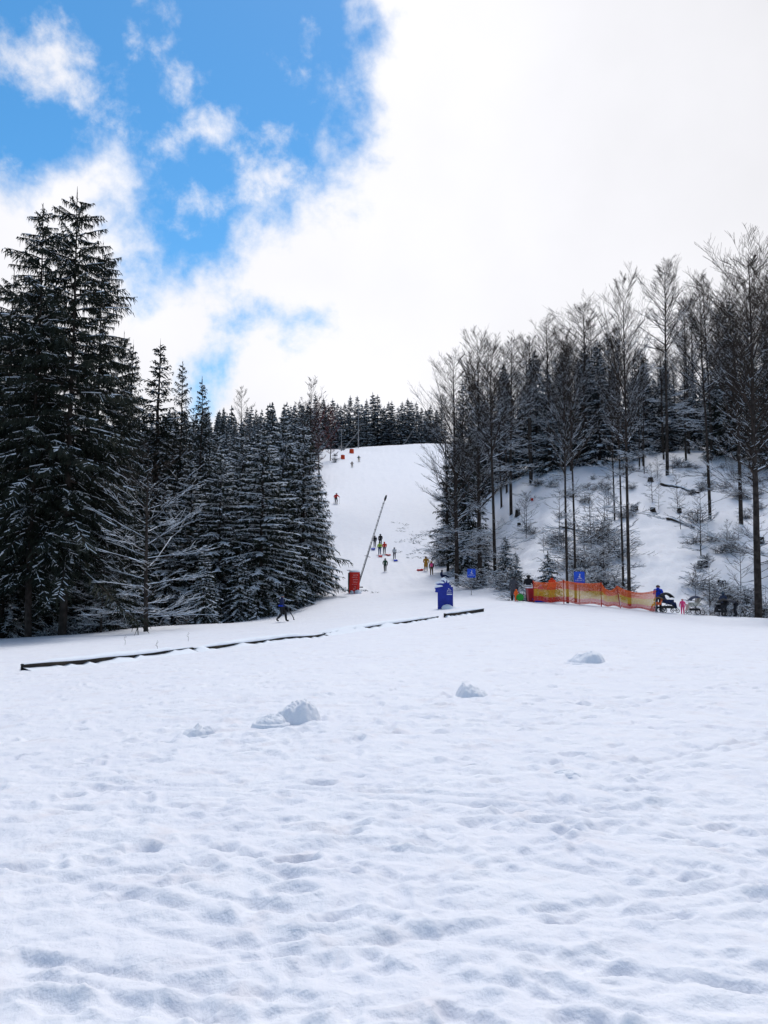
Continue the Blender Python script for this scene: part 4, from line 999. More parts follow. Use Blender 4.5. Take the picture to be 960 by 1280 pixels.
puller(468.5, 684, 1.70, BLK, GRY, 'person in black at the left of the group hauling sleds uphill', ('black_h', (.02, .02, .02), False), BLUE, 'blue sled pulled by the person in black', 466.5, 687)
puller(474.5, 693.5, 1.78, LIME, JEAN, 'person in a lime green top and jeans in the sled group', ('black_h', (.02, .02, .02), False), ('pink_red', (.75, .10, .10)), 'pinkish red sled behind the person in jeans', 475.5, 696, band=BLK)
person(pp(475.5, 683), 1.82, 8, 'walk', BLK, BLK, 'tall person in black ahead of the one in lime green', hat=('black_h', (.02, .02, .02), False))
puller(480.5, 692.5, 1.74, RED, GRY, 'person in a bright red jacket in the sled group', ('redhat', (.5, .03, .02), False), ('salmon', (.8, .22, .18)), 'salmon sled pulled by the person in bright red', 484.5, 694.5)
puller(493, 699, 1.62, WHT, GRY, 'person in a white jacket walking apart at the right of the sled group', ('black_h', (.02, .02, .02), False), BLUE, 'large blue sled behind the person in white', 494.5, 701.5)
person(pp(481.5, 715), 1.66, 175, 'walk', DGRN, ('dark_grn_tr', (.02, .035, .03)), 'person in dark green coming down the piste below the sled group', hat=('grey_h', (.12, .12, .12), True))
puller(532.5, 714, 1.80, MUST, ('beige', (.35, .28, .2)), 'person in a long mustard coat at the right side of the piste', ('brown_h', (.06, .035, .02), False), ('deep_red', (.6, .02, .02)), 'deep red sled left of the person in mustard', 525.5, 713.5, coat=True)
person(pp(539.5, 719), 1.62, 0, 'walk', BLK, BRN, 'person in black carrying a pink backpack beside the one in mustard', hat=('mustard_h', (.45, .2, .02), True), pack=('pink', (.8, .08, .22)))
person(pp(552, 723), 1.62, -80, 'sit', NAVY, NAVY, 'person in navy sitting in the snow above the jagged blue board', hat=('black_h', (.02, .02, .02), False), hair=False)
person(at(447, 79), 1.72, 160, 'stand', NAVY, BLK, 'person in a navy coat standing behind the red pad by the long pole', hat=('black_h', (.02, .02, .02), False), coat=True)
# right group
person(at(642, 50.6), 1.62, -10, 'stand', ('charcoal', (.06, .06, .07)), BLK, 'adult in charcoal standing behind the small child in orange', hat=('black_h', (.02, .02, .02), False), coat=True)
q = at(643, 50.2)
person((q[0]-.0, q[1]-.6, q[2]), .78, -30, 'stand', ORG, ORG, 'small child in an orange snowsuit in front of the adult in charcoal', hat=('orange_h', (.85, .12, .02), False))
b = MB(); b.tube([(0, 0, 0), (0, .07, 0)], [.24, .22], 16); b.tube([(0, -.02, 0), (0, 0, 0)], [.19, .24], 16)
tag(b.build('saucer_sled', cloth('green', (.02, .22, .03)), loc=(q[0]+.18, q[1]-.95, q[2]+.27), rot=(.15, 0, 0)), 'round green saucer sled held by the child in orange', 'saucer sled')
person(at(660.5, 50.9), 1.74, -20, 'phone', BLK, BLK, 'adult in black and white standing behind the red bin', hat=('black_h', (.02, .02, .02), False), band=WHT)
# red bin with snow rim
x, y, z = at(662, 50.6); o = empty('padded_bin', (x, y-.55, z), .05); tag(o, 'dark red open bin with snow on its rim at the left end of the net', 'bin')
b = MB()
for i, (z0, z1, w0, w1) in enumerate([(0, .88, .22, .31)]):
    b.v += [(-w0, -w0, z0), (w0, -w0, z0), (w0, w0, z0), (-w0, w0, z0), (-w1, -w1, z1), (w1, -w1, z1), (w1, w1, z1), (-w1, w1, z1), (-w1+.04, -w1+.04, z1), (w1-.04, -w1+.04, z1), (w1-.04, w1-.04, z1), (-w1+.04, w1-.04, z1), (-w0, -w0, .2), (w0, -w0, .2), (w0, w0, .2), (-w0, w0, .2)]
    for k in range(4):
        k2 = (k+1) % 4; b.f += [(k, k2, 4+k2, 4+k), (4+k, 4+k2, 8+k2, 8+k), (8+k, 8+k2, 12+k2, 12+k)]; b.m += [0, 0, 0]
    b.f += [(12, 13, 14, 15)]; b.m += [0]
b.build('bin_body', mat('dark_red_plastic', (.33, .008, .02), .5, noise=(4, (.26, .006, .015), .4, .7)), o)
b = MB()
for k, (cx, cy) in enumerate([(0, -.29), (.29, 0), (0, .29), (-.29, 0)]): b.box((cx, cy, .915), (.62 if k % 2 == 0 else .05, .05 if k % 2 == 0 else .53, .07))
b.build('snow_rim', M['snow_cap'], o)
person(at(690, 50.2), 1.74, 30, 'stand', ('red_orange', (.80, .06, .015)), ('dkred', (.35, .02, .015)), 'adult in an orange red jacket standing behind the net', hat=('black_h', (.02, .02, .02), False))
qq = at(675, 50.0)
person((qq[0], qq[1]-.1, qq[2]+.1), 1.02, 200, 'stand', PURP, ('dkred', (.35, .02, .015)), 'child in purple with a light blue hat standing on a blue sled behind the net', hat=('lightblue_h', (.05, .35, .8), True))
sled((qq[0]-.05, qq[1]-.1, qq[2]+.0), 1.5, BLUE, 'blue sled on the ground at the feet of the child in purple', 1.0)
# right end
person(at(822, 50.9), 1.78, 165, 'phone', BLUE, BLK, 'bareheaded adult in a blue jacket behind the black stroller', hair=True)
person(at(852, 50.2), .98, 150, 'stand', PNK, PNK, 'small child in a hot pink snowsuit between two strollers', hat=('pink_h', (.35, .12, .12), False), gloves=PNK, boots=PNK)
person(at(917, 50.3), 1.68, 80, 'bend', ('charcoal', (.06, .06, .07)), BLK, 'adult in dark clothes bending over the rightmost stroller', hat=('black_h', (.02, .02, .02), True))
person(at(903, 51.0), 1.60, -60, 'stand', ('slateblue', (.035, .045, .08)), BLK, 'adult in slate blue partly hidden behind the bending person', hat=('slate', (.05, .07, .09), True))

# ------------------------------------------------------------------ strollers
def stroller(pos, rz, s, canopy, seat, label, flat=False):
    o = empty('stroller', pos, rz, s); tag(o, label, 'stroller')
    f = MB()
    for k in (-1, 1):
        x = k*.25
        f.tube([(x, .42, .14), (x, .05, .5), (x, -.42, .98), (x, -.52, 1.0)], .016, 6); f.tube([(x, -.40, .17), (x, .05, .5), (x, .18, .72)], .014, 6)
    f.tube([(-.25, .42, .14), (.25, .42, .14)], .012, 6); f.tube([(-.25, -.40, .17), (.25, -.40, .17)], .012, 6)
    f.build('frame', M['darksteel'], o)
    h = MB(); h.tube([(-.25, -.52, 1.0), (.25, -.52, 1.0)], .022, 8); h.build('handle', M['rubber'], o)
    for (x, y, r) in ((-.28, .42, .13), (.28, .42, .13), (-.29, -.40, .17), (.29, -.40, .17)):
        w = MB(); w.tube([(x, y+math.cos(i*math.pi/8)*r*.86, r+math.sin(i*math.pi/8)*r*.86) for i in range(17)], r*.14, 6, 0, False)
        ob = w.build('wheel', M['rubber'], o, True)
        w = MB(); w.tube([(x-.015, y, r), (x+.015, y, r)], r*.22, 8)
        for i in range(5): a = i*1.257; w.tube([(x, y, r), (x, y+math.cos(a)*r*.8, r+math.sin(a)*r*.8)], .008, 4)
        w.build('rim', M['steel'], ob)
    c = MB()
    P = [(-.22, .62), (.18, .50), (.36, .58)] if not flat else [(-.4, .66), (.1, .56), (.42, .62)]
    for i in range(2):
        (y0, z0), (y1, z1) = P[i], P[i+1]
        c.box((0, (y0+y1)/2, (z0+z1)/2), (.42, math.hypot(y1-y0, z1-z0)+.02, .07), 0, 0, math.atan2(z1-z0, y1-y0))
    c.box((0, -.27, .80), (.42, .07, .46), 0, 0, .35); c.box((0, .40, .42), (.38, .06, .32), 0, 0, .25)
    for k in (-1, 1): c.box((k*.2, .0, .66), (.03, .5, .2))
    c.build('seat', cloth(*seat), o)
    n = MB(); a0, a1 = R(15), R(150); N = 9
    for i in range(N):
        t0 = a0+(a1-a0)*i/N; t1 = a0+(a1-a0)*(i+1)/N
        for j in range(6):
            x0 = -.25+.5*j/6; x1 = -.25+.5*(j+1)/6
            def cp(x, t, rr): e = math.sqrt(max(0, 1-(x/.36)**2)); return (x, -.12+math.cos(t)*.42*rr, .78+math.sin(t)*.40*rr*e)
            n.quad(cp(x0, t0, 1), cp(x1, t0, 1), cp(x1, t1, 1), cp(x0, t1, 1)); n.quad(cp(x0, t0, .95), cp(x0, t1, .95), cp(x1, t1, .95), cp(x1, t0, .95))
    n.build('canopy', cloth(*canopy), o, True)
    b = MB(); b.box((0, -.02, .28), (.4, .55, .03)); 
    for k in (-1, 1): b.box((k*.2, -.02, .34), (.02, .55, .12))
    for k in (-1, 1): b.box((0, -.02+k*.27, .34), (.4, .02, .12))
    b.build('basket', M['rubber'], o)
    return o
x, y, z = at(834, 50.3); stroller((x, y, z), R(-80), 1.12, BLK, NAVY, 'black stroller with its hood up in front of the adult in blue')
x, y, z = at(818, 50.2); stroller((x, y-.4, z), R(60), .82, BRN, ('orange_b', (.7, .12, .03)), 'small brown and orange stroller at the right end of the net')
x, y, z = at(866, 50.3); stroller((x, y, z), R(95), 1.05, ('slateblue', (.035, .045, .08)), ('cream', (.5, .47, .40)), 'stroller with a pale seat and blue hood right of the pink child', True)
x, y, z = at(898, 50.5); stroller((x, y-.3, z), R(100), .95, BLK, BLK, 'black stroller the bending adult leans over')

# ------------------------------------------------------------------ net fence
posts = [(667, 750, 727, 0), (705, 754, 726, 0), (752, 757.5, 729, .0), (776.5, 762, 733, -.17), (820, 763, 738, 0)]
BP = []
fo = None
for i, (px, py, tp_, ln) in enumerate(posts):
    x, y, z = place(px, py)
    y2 = 49.4; x = ray(px, py)[0]/ray(px, py)[1]*y2; y = y2; z = gz(x, y); H = ztop(px, tp_, y)-z; BP.append((x, y, z, H, ln))
o = empty('safety_net', BP[0][:3]); tag(o, 'orange and yellow safety net strung between red posts at the field edge', 'net')
O = BP[0]
for i, (x, y, z, H, ln) in enumerate(BP):
    b = MB(); hh = H+.05; b.tube([(0, 0, -.25), (math.sin(ln)*hh, 0, hh)], .03, 8); b.tube([(math.sin(ln)*hh*.98, 0, hh*.98), (math.sin(ln)*hh, 0, hh+.02)], .04, 8)
    b.build('post', M['post_red'] if i < 4 else M['steel'], o, True, (x-O[0], y-O[1]+.03, z-O[2]))
nb = [MB(), MB(), MB()]; rr = random.Random(3)
for i in range(4):
    A, B = BP[i], BP[i+1]; L = math.hypot(B[0]-A[0], B[1]-A[1])
    sag = [.14, .12, .5, .38][i]; nrow = 16; ncol = int(L/.085)
    def npnt(u, v):
        x = A[0]+(B[0]-A[0])*u; y = A[1]+(B[1]-A[1])*u
        x += (math.sin(A[4])*A[3]*(1-u)+math.sin(B[4])*B[3]*u)*v
        g = (A[2]*(1-u)+B[2]*u); g = max(g, gz(x, y))
        Ht = (A[3]*(1-u)+B[3]*u)-sag*4*u*(1-u)*.75
        lo = .10+.05*math.sin(u*9+i)
        return (x-O[0], y-O[1]+.05*math.sin(u*11+v*3+i), g-O[2]+lo+(Ht-lo)*v)
    grid = [[npnt(c/ncol, r/nrow) for c in range(ncol+1)] for r in range(nrow+1)]
    def bd(r): 
        v = r/nrow; return 1 if v < .22 else (2 if v < .62 else 0)
    for r in range(nrow):
        for c in range(ncol):
            for (p, q) in ((grid[r][c], grid[r+1][c+1]), (grid[r+1][c], grid[r][c+1])):
                dx, dz = q[0]-p[0], q[2]-p[2]; l = math.hypot(dx, dz); w = .0125; ux, uz = -dz/l*w, dx/l*w
                yo = .004 if p is grid[r][c] else 0
                nb[bd(r)].quad((p[0]-ux, p[1]+yo, p[2]-uz), (p[0]+ux, p[1]+yo, p[2]+uz), (q[0]+ux, q[1]+yo, q[2]+uz), (q[0]-ux, q[1]+yo, q[2]-uz))
    for r in (0, 1, nrow-1, nrow): nb[0 if r > 5 else 1].tube([(p[0], p[1]-.012, p[2]) for p in grid[r]], .02, 4, 0, False)
nm = MB()
for k, q in enumerate(nb):
    n0 = len(nm.v); nm.v += q.v; nm.f += [tuple(i+n0 for i in f) for f in q.f]; nm.m += [k]*len(q.f)
nm.build('netting', [M['net_orange'], M['net_red'], M['net_yellow']], o)

# ------------------------------------------------------------------ signs
def strokes(b, x0, x1, z, h, y, rd, n=None):
    x = x0
    while x < x1:
        w = rd.uniform(.5, 1.0)*h; b.box((x+w*.3, y, z), (w*.22, .006, h)); 
        if rd.random() < .7: b.box((x+w*.55, y, z+rd.choice((-.4, 0, .4))*h), (w*.4, .006, h*.22))
        x += w*.9+.02
def sign(px, base, top, bot, w, label, Ydef=None, poleshow=True):
    x, y, z = place(px, base) if Ydef is None else at(px, Ydef)
    zt = ztop(px, top, y)-z; zb = ztop(px, bot, y)-z; W = w*y/F; c = (zt+zb)/2; h = zt-zb; rd = random.Random(px)
    o = empty('sign', (x, y, z)); tag(o, label, 'sign')
    b = MB(); b.tube([(0, .03, -.4), (0, .03, zt-.05)], .03 if y > 60 else .028, 8); b.build('post', M['steel'], o, True)
    b = MB(); r = .06
    pts = []
    for (cx, cz, a0) in ((W/2-r, h/2-r, 0), (-W/2+r, h/2-r, 90), (-W/2+r, -h/2+r, 180), (W/2-r, -h/2+r, 270)):
        for k in range(4): a = R(a0+30*k); pts.append((cx+math.cos(a)*r, c+cz+math.sin(a)*r))
    b.prism(pts, -.02, 0.0); b.build('panel', M['blue_sign'], o)
    b = MB(); strokes(b, -W*.36, W*.34, c-h*.26, h*.13, -.025, rd)
    b.tube([(-W*.08, -.025, c+.02*h), (W*.02, -.025, c+.16*h), (W*.1, -.025, c+.1*h)], .022, 5); b.tube([(W*.02, -.025, c+.16*h), (W*.0, -.025, c+.0*h), (W*.14, -.025, c-.06*h)], .022, 5)
    b.blob((W*.05, -.025, c+.26*h), (.04, .008, .04), 0, 8, 5); b.tube([(-W*.2, -.025, c-.12*h), (W*.24, -.025, c-.08*h)], .014, 4)
    b.build('lettering', M['white_paint'], o)
sign(589.5, 744, 711, 722, 10.5, 'small square blue sign with white symbol on a thin pole beside the ditch')
sign(724, 757, 714.5, 729, 13.5, 'blue sign with white symbol rising behind the orange net', Ydef=50.0)

# red padding with writing
x, y, z = place(442.5, 741.5); sc = y/F
o = empty('padding', (x, y, z), .08); tag(o, 'tall red safety pad with white writing and snow on top, left side of the piste', 'safety pad')
b = MB(); w = 6.6*sc; h = 26*sc; N = 14; pts = []
prof = [(-w, .0), (-w*.92, -.32), (-w*.3, -.40), (w*.5, -.40), (w*.96, -.28), (w, 0), (w*.9, .35), (-w*.9, .35)]
nz = 12
for i in range(nz+1):
    zz = -.2+(h+.2)*i/nz; k = 1+.02*math.sin(i*1.7); tw = .05*(i/nz)
    b.v += [(p[0]*k+tw, p[1]*k, zz) for p in prof]
for i in range(nz):
    for j in range(8): a = i*8+j; c = i*8+(j+1) % 8; b.f.append((a, c, c+8, a+8)); b.m.append(0)
b.f.append(tuple(range(nz*8, nz*8+8))); b.m.append(0); b.build('pad_cover', M['red_pad'], o)
b = MB(); b.blob((.05, 0, h), (w*1.12, .46, .26), 0, 14, 5, 0.0, .06); b.build('snow_cap', M['snow_cap'], o, True)
b = MB(); rd = random.Random(4)
for zz, a0, a1, hh in [(.86, -.15, .38, .10), (.76, -.3, .42, .08), (.64, -.15, .40, .09), (.53, -.2, .42, .08), (.43, -.3, .35, .06), (.20, -.1, .2, .16), (.30, .0, .2, .07)]:
    strokes(b, a0*w*1.3, a1*w*1.5, zz*h, hh*.8, -.418, rd)
b.build('lettering', M['white_paint'], o)
b = MB(); rr = random.Random(6)
for k in range(9): b.blob((rr.uniform(-w*1.2, w*1.6), -.35+rr.uniform(-.15, .1), rr.uniform(-.05, .12)), (rr.uniform(.12, .3), .2, rr.uniform(.1, .26)), 0, 9, 6, -.5, .12)
b.build('snow_heap', M['snow_cap'], o, True)
# dark backing strip on the pad's left edge
b = MB(); b.box((-w*1.02, -.05, h*.5), (.10, .5, h*.94)); b.build('edge_strip', M['rubber'], o)
# platform plank on top, snow gun lance
b = MB(); b.box((-.25, .25, h+.17), (.75, .4, .06)); b.build('top_plate', M['darksteel'], o)

def lance(px0, py0, px1, py1, label, Y=None, th=.07, dz=0.0):
    x, y, z = place(px0, py0) if Y is None else at(px0, Y)
    zt = ztop(px1, py1, y); xt = ray(px1, py1)[0]/ray(px1, py1)[1]*y
    o = empty('snow_lance', (x, y, z)); tag(o, label, 'snow lance')
    v = Vector((xt-x, 0, zt-z)); L = v.length; d = v/L; sd = Vector((d.z, 0, -d.x))
    b = MB(); b.tube([(0, 0, -.4), (0, 0, .7)], th*1.3, 8); b.box((.0, 0, .45), (.5, .3, .12)); b.box((.35, -.05, .25), (.45, .3, .12)); b.build('base', M['steel'], o)
    b = MB(); b.tube([tuple(d*.1), tuple(d*(L*.45))], [th*.9, th*.8], 8); b.tube([tuple(d*(L*.45)), tuple(d*(L*.96))], [th*.6, th*.45], 8)
    off = sd*th*1.7
    b.tube([tuple(d*.1-off), tuple(d*L*.93-off*.7)], th*.3, 6)
    for k in range(int(L/.45)):
        p = d*(.3+.45*k); b.tube([tuple(p-off*1.1), tuple(p+sd*th*.8)], th*.5, 5)
    b.tube([tuple(d*L*.35-sd*.3), tuple(d*L*.35+sd*.3)], th*.4, 5)
    b.build('mast', M['steel'], o, True)
    b = MB(); b.tube([tuple(d*L*.94), tuple(d*L*.97), tuple(d*L)], [th*1.1, th*1.6, th*1.0], 8); b.build('nozzle_head', M['darksteel'], o, True)
lance(446.5, 731, 483, 619, 'long slanting snow lance pole standing behind the red pad', Y=76)
lance(428, 573, 451, 536, 'distant slanting snow lance at the top left of the piste', Y=225, th=.12)
lance(505, 560, 521.5, 530, 'distant slanting snow lance on the crest of the piste', Y=248, th=.10)
for px, Y, tp_, lb in [(447.5, 238, 505, 'thin lift pole at the crest left of the distant lance tops'), (426, 222, 536, 'shorter thin lift pole left of the orange pads')]:
    x, y, z = at(px, Y); h = ztop(px, tp_, Y)-z; o = empty('lift_pole', (x, y, z)); tag(o, lb, 'lift pole')
    b = MB(); b.tube([(0, 0, -.5), (0, 0, h)], [.2, .12], 8); b.build('pole', M['steel'], o, True)
    b = MB(); b.box((0, 0, h-.3), (2.2, .2, .2)); b.tube([(-1, .15, h-.5), (-1, -.15, h-.5)], .25, 10); b.tube([(1, .15, h-.5), (1, -.15, h-.5)], .25, 10); b.build('crossarm', M['steel'], o)
for px, py, w, lb in [(428.5, 573.5, 5, 'lower orange pad beside the top of the piste'), (439.5, 566.5, 5.5, 'upper orange pad with snow beside the top of the piste')]:
    x, y, z = place(px, py, 150); s = y/F*w; o = empty('padding', (x, y, z)); tag(o, lb, 'safety pad')
    b = MB(); b.tube([(0, 0, -.2), (0, 0, s*.3), (0, 0, s*.95)], [s*.5, s*.52, s*.48], 12); b.tube([(0, 0, s*.4), (0, 0, s*.5)], s*.54, 12); b.build('pad_cover', M['orange_pad'], o)
    b = MB(); b.blob((0, 0, s*.93), (s*.52, s*.5, .2), 0, 12, 4, 0.0); b.build('snow_cap', M['snow_cap'], o, True)

# jagged blue board
x, y, z = place(548, 761.5); y += .2; z = gz(x, y); sc = y/F
o = empty('jagged_board', (x, y, z), R(-6)); tag(o, 'deep blue cut-out board with a jagged crest of spikes and a white emblem', 'advertising board')
def q2(a, c): return ((a-547.5)*sc, (760.5-c)*sc)
body = [q2(*p) for p in [(547, 766), (566, 763), (566, 733), (563.6, 733.2), (564.0, 730.5), (561.8, 731), (561.5, 727), (559.6, 729), (558.5, 724.5), (557, 728.2), (554.6, 725.0), (551.2, 725.3), (554.8, 729.0), (550, 728.6), (544.3, 729.6), (548.2, 731.2), (553.8, 732.6), (549.0, 733.4), (543.2, 734.4), (544.4, 736.8), (543.4, 739.6), (547, 740.2)]]
b = MB(); b.prism(body, -.14, .14); b.build('panel', M['blue_board'], o)
b = MB()
for (pts) in [[(543.8, 729.4), (551, 728.3), (556, 728.3), (553, 726.2), (548, 726.4), (545, 727.4)], [(543, 734.2), (549, 733.1), (554, 732.2), (551.5, 730.9), (546, 730.6), (544, 732)], [(549.8, 725.2), (554.6, 724.9), (557.4, 727.4), (558.2, 724.2), (555.6, 721.4), (552, 722.2)], [(559.2, 727.8), (561.4, 726.8), (560.4, 724.9), (558.9, 725.0)]]:
    b.prism([q2(*p) for p in pts], -.19, .19)
b.build('snow_cap', M['snow_cap'], o)
b = MB(); rd = random.Random(8)
ex, ez = q2(561.2, 740.6)
strokes(b, ex-.14, ex+.17, ez+.02, .11, -.146, rd); b.box((ex+.02, -.146, ez-.09), (.34, .006, .05))
b.tube([(ex-.12, -.146, ez+.09), (ex-.06, -.146, ez+.2), (ex, -.146, ez+.13), (ex+.05, -.146, ez+.22), (ex+.13, -.146, ez+.12)], .014, 4); b.blob((ex-.02, -.146, ez+.26), (.03, .006, .035), 0, 8, 5)
b.build('lettering', M['white_paint'], o)
b = MB(); rr = random.Random(9)
for k in range(8): b.blob((rr.uniform(.55, 1.5), -.35+rr.uniform(-.15, .2), rr.uniform(-.08, .12)), (rr.uniform(.25, .5), .3, rr.uniform(.1, .3)), 0, 10, 6, -.5, .08)
b.build('snow_heap', M['snow_cap'], o, True)

# ------------------------------------------------------------------ world, sun, camera
W = bpy.data.worlds.new('World'); scene.world = W; W.use_nodes = True
nt = W.node_tree; nt.nodes.clear(); N = nt.nodes; Lk = nt.links
SUN_EL, SUN_AZ = 60, 10          # azimuth measured from +Y towards +X
out = N.new('ShaderNodeOutputWorld')
sky = N.new('ShaderNodeTexSky'); sky.sky_type = 'NISHITA'; sky.sun_disc = False
sky.sun_elevation = R(SUN_EL); sky.sun_rotation = R(SUN_AZ); sky.altitude = 900; sky.air_density = 1.0; sky.dust_density = 0.3; sky.ozone_density = 2.2
def math_(op, a, b=None, c=None, clamp=False):
    n = N.new('ShaderNodeMath'); n.operation = op; n.use_clamp = clamp
    for i, v in enumerate((a, b, c)):
        if v is None: continue
        if isinstance(v, (int, float)): n.inputs[i].default_value = v
        else: Lk.new(v, n.inputs[i])
    return n.outputs[0]
def dot(v, c):
    n = N.new('ShaderNodeVectorMath'); n.operation = 'DOT_PRODUCT'; Lk.new(v, n.inputs[0]); n.inputs[1].default_value = c; return n.outputs['Value']
tc = N.new('ShaderNodeTexCoord'); D = tc.outputs['Generated']
a = dot(D, (1, 0, 0)); bb = dot(D, (0, -SP, CP)); c = dot(D, (0, CP, SP))
cc = math_('MAXIMUM', c, .06)
U = math_('MULTIPLY_ADD', math_('DIVIDE', a, cc), F/1000, .480); V = math_('MULTIPLY_ADD', math_('DIVIDE', bb, cc), -F/1000, .640)
def noise(scale, detail, rough=.55, off=(0, 0, 0), dist=0):
    mp = N.new('ShaderNodeVectorMath'); mp.operation = 'ADD'; Lk.new(D, mp.inputs[0]); mp.inputs[1].default_value = off
    n = N.new('ShaderNodeTexNoise'); n.inputs['Scale'].default_value = scale; n.inputs['Detail'].default_value = detail; n.inputs['Roughness'].default_value = rough; n.inputs['Distortion'].default_value = dist
    Lk.new(mp.outputs[0], n.inputs['Vector']); return n
n1 = noise(5.5, 6, .6, (3, 1, 2)); sep = N.new('ShaderNodeSeparateColor'); Lk.new(n1.outputs['Color'], sep.inputs[0])
U2 = math_('ADD', U, math_('MULTIPLY', math_('SUBTRACT', sep.outputs[0], .5), .13)); V2 = math_('ADD', V, math_('MULTIPLY', math_('SUBTRACT', sep.outputs[1], .5), .13))
def ell(cx, cy, rx, ry, rot=0):
    dx = math_('SUBTRACT', U2, cx/1000); dy = math_('SUBTRACT', V2, cy/1000)
    if rot:
        cr, sr = math.cos(R(rot)), math.sin(R(rot))
        ex = math_('ADD', math_('MULTIPLY', dx, cr), math_('MULTIPLY', dy, sr)); ey = math_('SUBTRACT', math_('MULTIPLY', dy, cr), math_('MULTIPLY', dx, sr)); dx, dy = ex, ey
    qx = math_('MULTIPLY', dx, 1000/rx); qy = math_('MULTIPLY', dy, 1000/ry)
    r = math_('SQRT', math_('ADD', math_('MULTIPLY', qx, qx), math_('MULTIPLY', qy, qy)))
    return math_('MULTIPLY', math_('SUBTRACT', 1, r), math.sqrt(rx*ry)/100)
def mx(lst, k=.06):
    v = lst[0]
    for q in lst[1:]: v = math_('SMOOTH_MAX', v, q, k)
    return v
blue = mx([ell(215, 40, 232, 190), ell(352, 120, 96, 135), ell(60, 60, 260, 165), ell(235, 236, 100, 118), ell(150, -260, 340, 340), ell(303, 406, 42, 16, 0), ell(262, 462, 13, 34)])
nd = noise(12, 9, .60, (1, 5, 2), .1)
det = math_('MULTIPLY', math_('SUBTRACT', nd.outputs['Fac'], .5), 2.0)
bf = math_('ADD', blue, det)
ss = N.new('ShaderNodeMapRange'); ss.interpolation_type = 'SMOOTHSTEP'; Lk.new(bf, ss.inputs[0]); ss.inputs[1].default_value = -.38; ss.inputs[2].default_value = .42; ss.inputs[3].default_value = 1; ss.inputs[4].default_value = 0
cloud = ss.outputs[0]
W_ = [(45, 78, 72, 36, 12), (92, 112, 45, 20, 20), (165, 42, 26, 16, 0), (180, 5, 26, 10, 0), (142, 165, 24, 20, 40), (104, 142, 20, 7, 20), (215, 186, 20, 20, 0), (226, 98, 17, 18, 40), (270, 160, 30, 24, -20), (330, 215, 42, 34, -30), (300, 190, 26, 16, 30), (230, 268, 24, 16, -20), (210, 290, 22, 9, 0), (378, 86, 12, 20, -20), (5, 200, 20, 13, 0)]
wf = mx([ell(x, y, rx*1.35, ry*1.35, ro) for x, y, rx, ry, ro in W_], .03)
nd2 = noise(20, 9, .62, (7, 2, 9), .12)
wv = math_('ADD', math_('MULTIPLY', wf, 2.0), math_('MULTIPLY', math_('SUBTRACT', nd2.outputs['Fac'], .5), 4.2))
ws = N.new('ShaderNodeMapRange'); ws.interpolation_type = 'SMOOTHSTEP'; Lk.new(wv, ws.inputs[0]); ws.inputs[1].default_value = -.25; ws.inputs[2].default_value = 1.5; ws.inputs[3].default_value = 0; ws.inputs[4].default_value = .95
cl = math_('MAXIMUM', cloud, ws.outputs[0])
# behind the viewer: broken cloud by noise
nb_ = noise(2.2, 5, .55, (4, 4, 4)); bk = N.new('ShaderNodeMapRange'); Lk.new(nb_.outputs['Fac'], bk.inputs[0]); bk.inputs[1].default_value = .42; bk.inputs[2].default_value = .6
fr = N.new('ShaderNodeMapRange'); fr.interpolation_type = 'SMOOTHSTEP'; Lk.new(c, fr.inputs[0]); fr.inputs[1].default_value = .05; fr.inputs[2].default_value = .45
mxn = N.new('ShaderNodeMix'); Lk.new(fr.outputs[0], mxn.inputs['Factor']); Lk.new(bk.outputs[0], mxn.inputs['A']); Lk.new(cl, mxn.inputs['B']); clf = mxn.outputs['Result']
# cloud brightness: brightest round the hidden sun, greyer away from it
sd_ = (math.sin(R(SUN_AZ))*math.cos(R(SUN_EL)), math.cos(R(SUN_AZ))*math.cos(R(SUN_EL)), math.sin(R(SUN_EL)))
glow = math_('MAXIMUM', dot(D, (-.02, .93, .36)), 0)
n5 = noise(3.0, 5, .5, (9, 9, 1))
br = N.new('ShaderNodeMapRange'); br.interpolation_type = 'SMOOTHSTEP'; Lk.new(glow, br.inputs[0]); br.inputs[1].default_value = .55; br.inputs[2].default_value = 1.0; br.inputs[3].default_value = .46; br.inputs[4].default_value = .97
brn = math_('ADD', br.outputs[0], math_('MULTIPLY', math_('SUBTRACT', n5.outputs['Fac'], .5), .30))
sg = N.new('ShaderNodeMapRange'); sg.interpolation_type = 'SMOOTHSTEP'; Lk.new(dot(D, sd_), sg.inputs[0]); sg.inputs[1].default_value = .94; sg.inputs[2].default_value = 1.0; sg.inputs[3].default_value = 0; sg.inputs[4].default_value = 5.0
brn = math_('ADD', brn, sg.outputs[0])
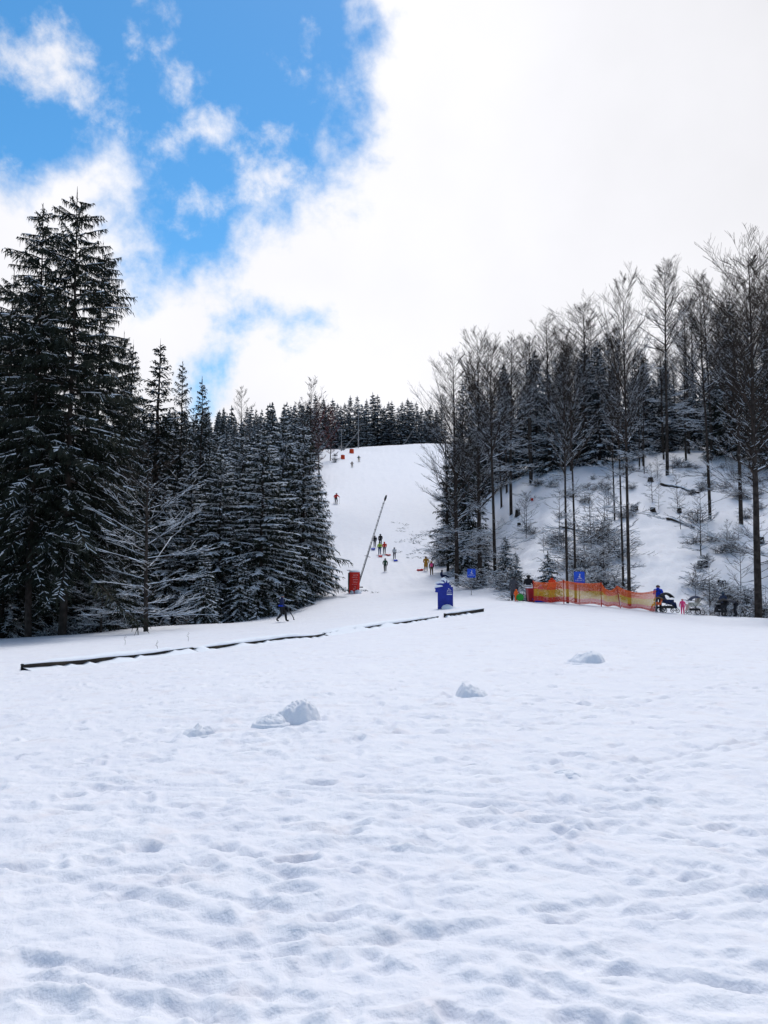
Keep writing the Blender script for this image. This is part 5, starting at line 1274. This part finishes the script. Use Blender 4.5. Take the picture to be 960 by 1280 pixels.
ccol = N.new('ShaderNodeCombineColor'); Lk.new(math_('MULTIPLY', brn, .985), ccol.inputs[0]); Lk.new(math_('MULTIPLY', brn, .985), ccol.inputs[1]); Lk.new(math_('MULTIPLY', brn, 1.03), ccol.inputs[2])
hs = N.new('ShaderNodeHueSaturation'); Lk.new(sky.outputs[0], hs.inputs['Color']); hs.inputs['Saturation'].default_value = 1.3; hs.inputs['Value'].default_value = 1.06; hs.inputs['Hue'].default_value = .49
bgs = N.new('ShaderNodeBackground'); Lk.new(hs.outputs[0], bgs.inputs[0]); bgs.inputs[1].default_value = .15
bgc = N.new('ShaderNodeBackground'); Lk.new(ccol.outputs[0], bgc.inputs[0]); bgc.inputs[1].default_value = 1.0
mxs = N.new('ShaderNodeMixShader'); Lk.new(clf, mxs.inputs[0]); Lk.new(bgs.outputs[0], mxs.inputs[1]); Lk.new(bgc.outputs[0], mxs.inputs[2]); Lk.new(mxs.outputs[0], out.inputs[0])
W.cycles.sampling_method = 'MANUAL'; W.cycles.sample_map_resolution = 512

ld = bpy.data.lights.new('sun', 'SUN'); ld.energy = 1.3; ld.angle = R(16); ld.color = (1, .95, .88)
lo = bpy.data.objects.new('sun', ld); col.objects.link(lo); lo.rotation_euler = Vector(sd_).to_track_quat('Z', 'Y').to_euler(); lo.location = (0, 0, 60)

cd = bpy.data.cameras.new('camera'); cd.sensor_fit = 'VERTICAL'; cd.sensor_height = 36; cd.sensor_width = 27; cd.lens = 36*F/1280; cd.clip_end = 4000; cd.clip_start = .05
co = bpy.data.objects.new('camera', cd); col.objects.link(co); co.location = (0, 0, CAMH); co.rotation_euler = (math.pi/2+PITCH, 0, 0); scene.camera = co
vs = scene.view_settings; vs.view_transform = 'Standard'; vs.look = 'None'; vs.exposure = 0.04; vs.gamma = 1; vs.use_curve_mapping = False
scene.render.engine = 'CYCLES'
scene.cycles.use_denoising = True; scene.cycles.denoiser = 'OPENIMAGEDENOISE'
scene.cycles.max_bounces = 5; scene.cycles.diffuse_bounces = 3; scene.cycles.glossy_bounces = 1
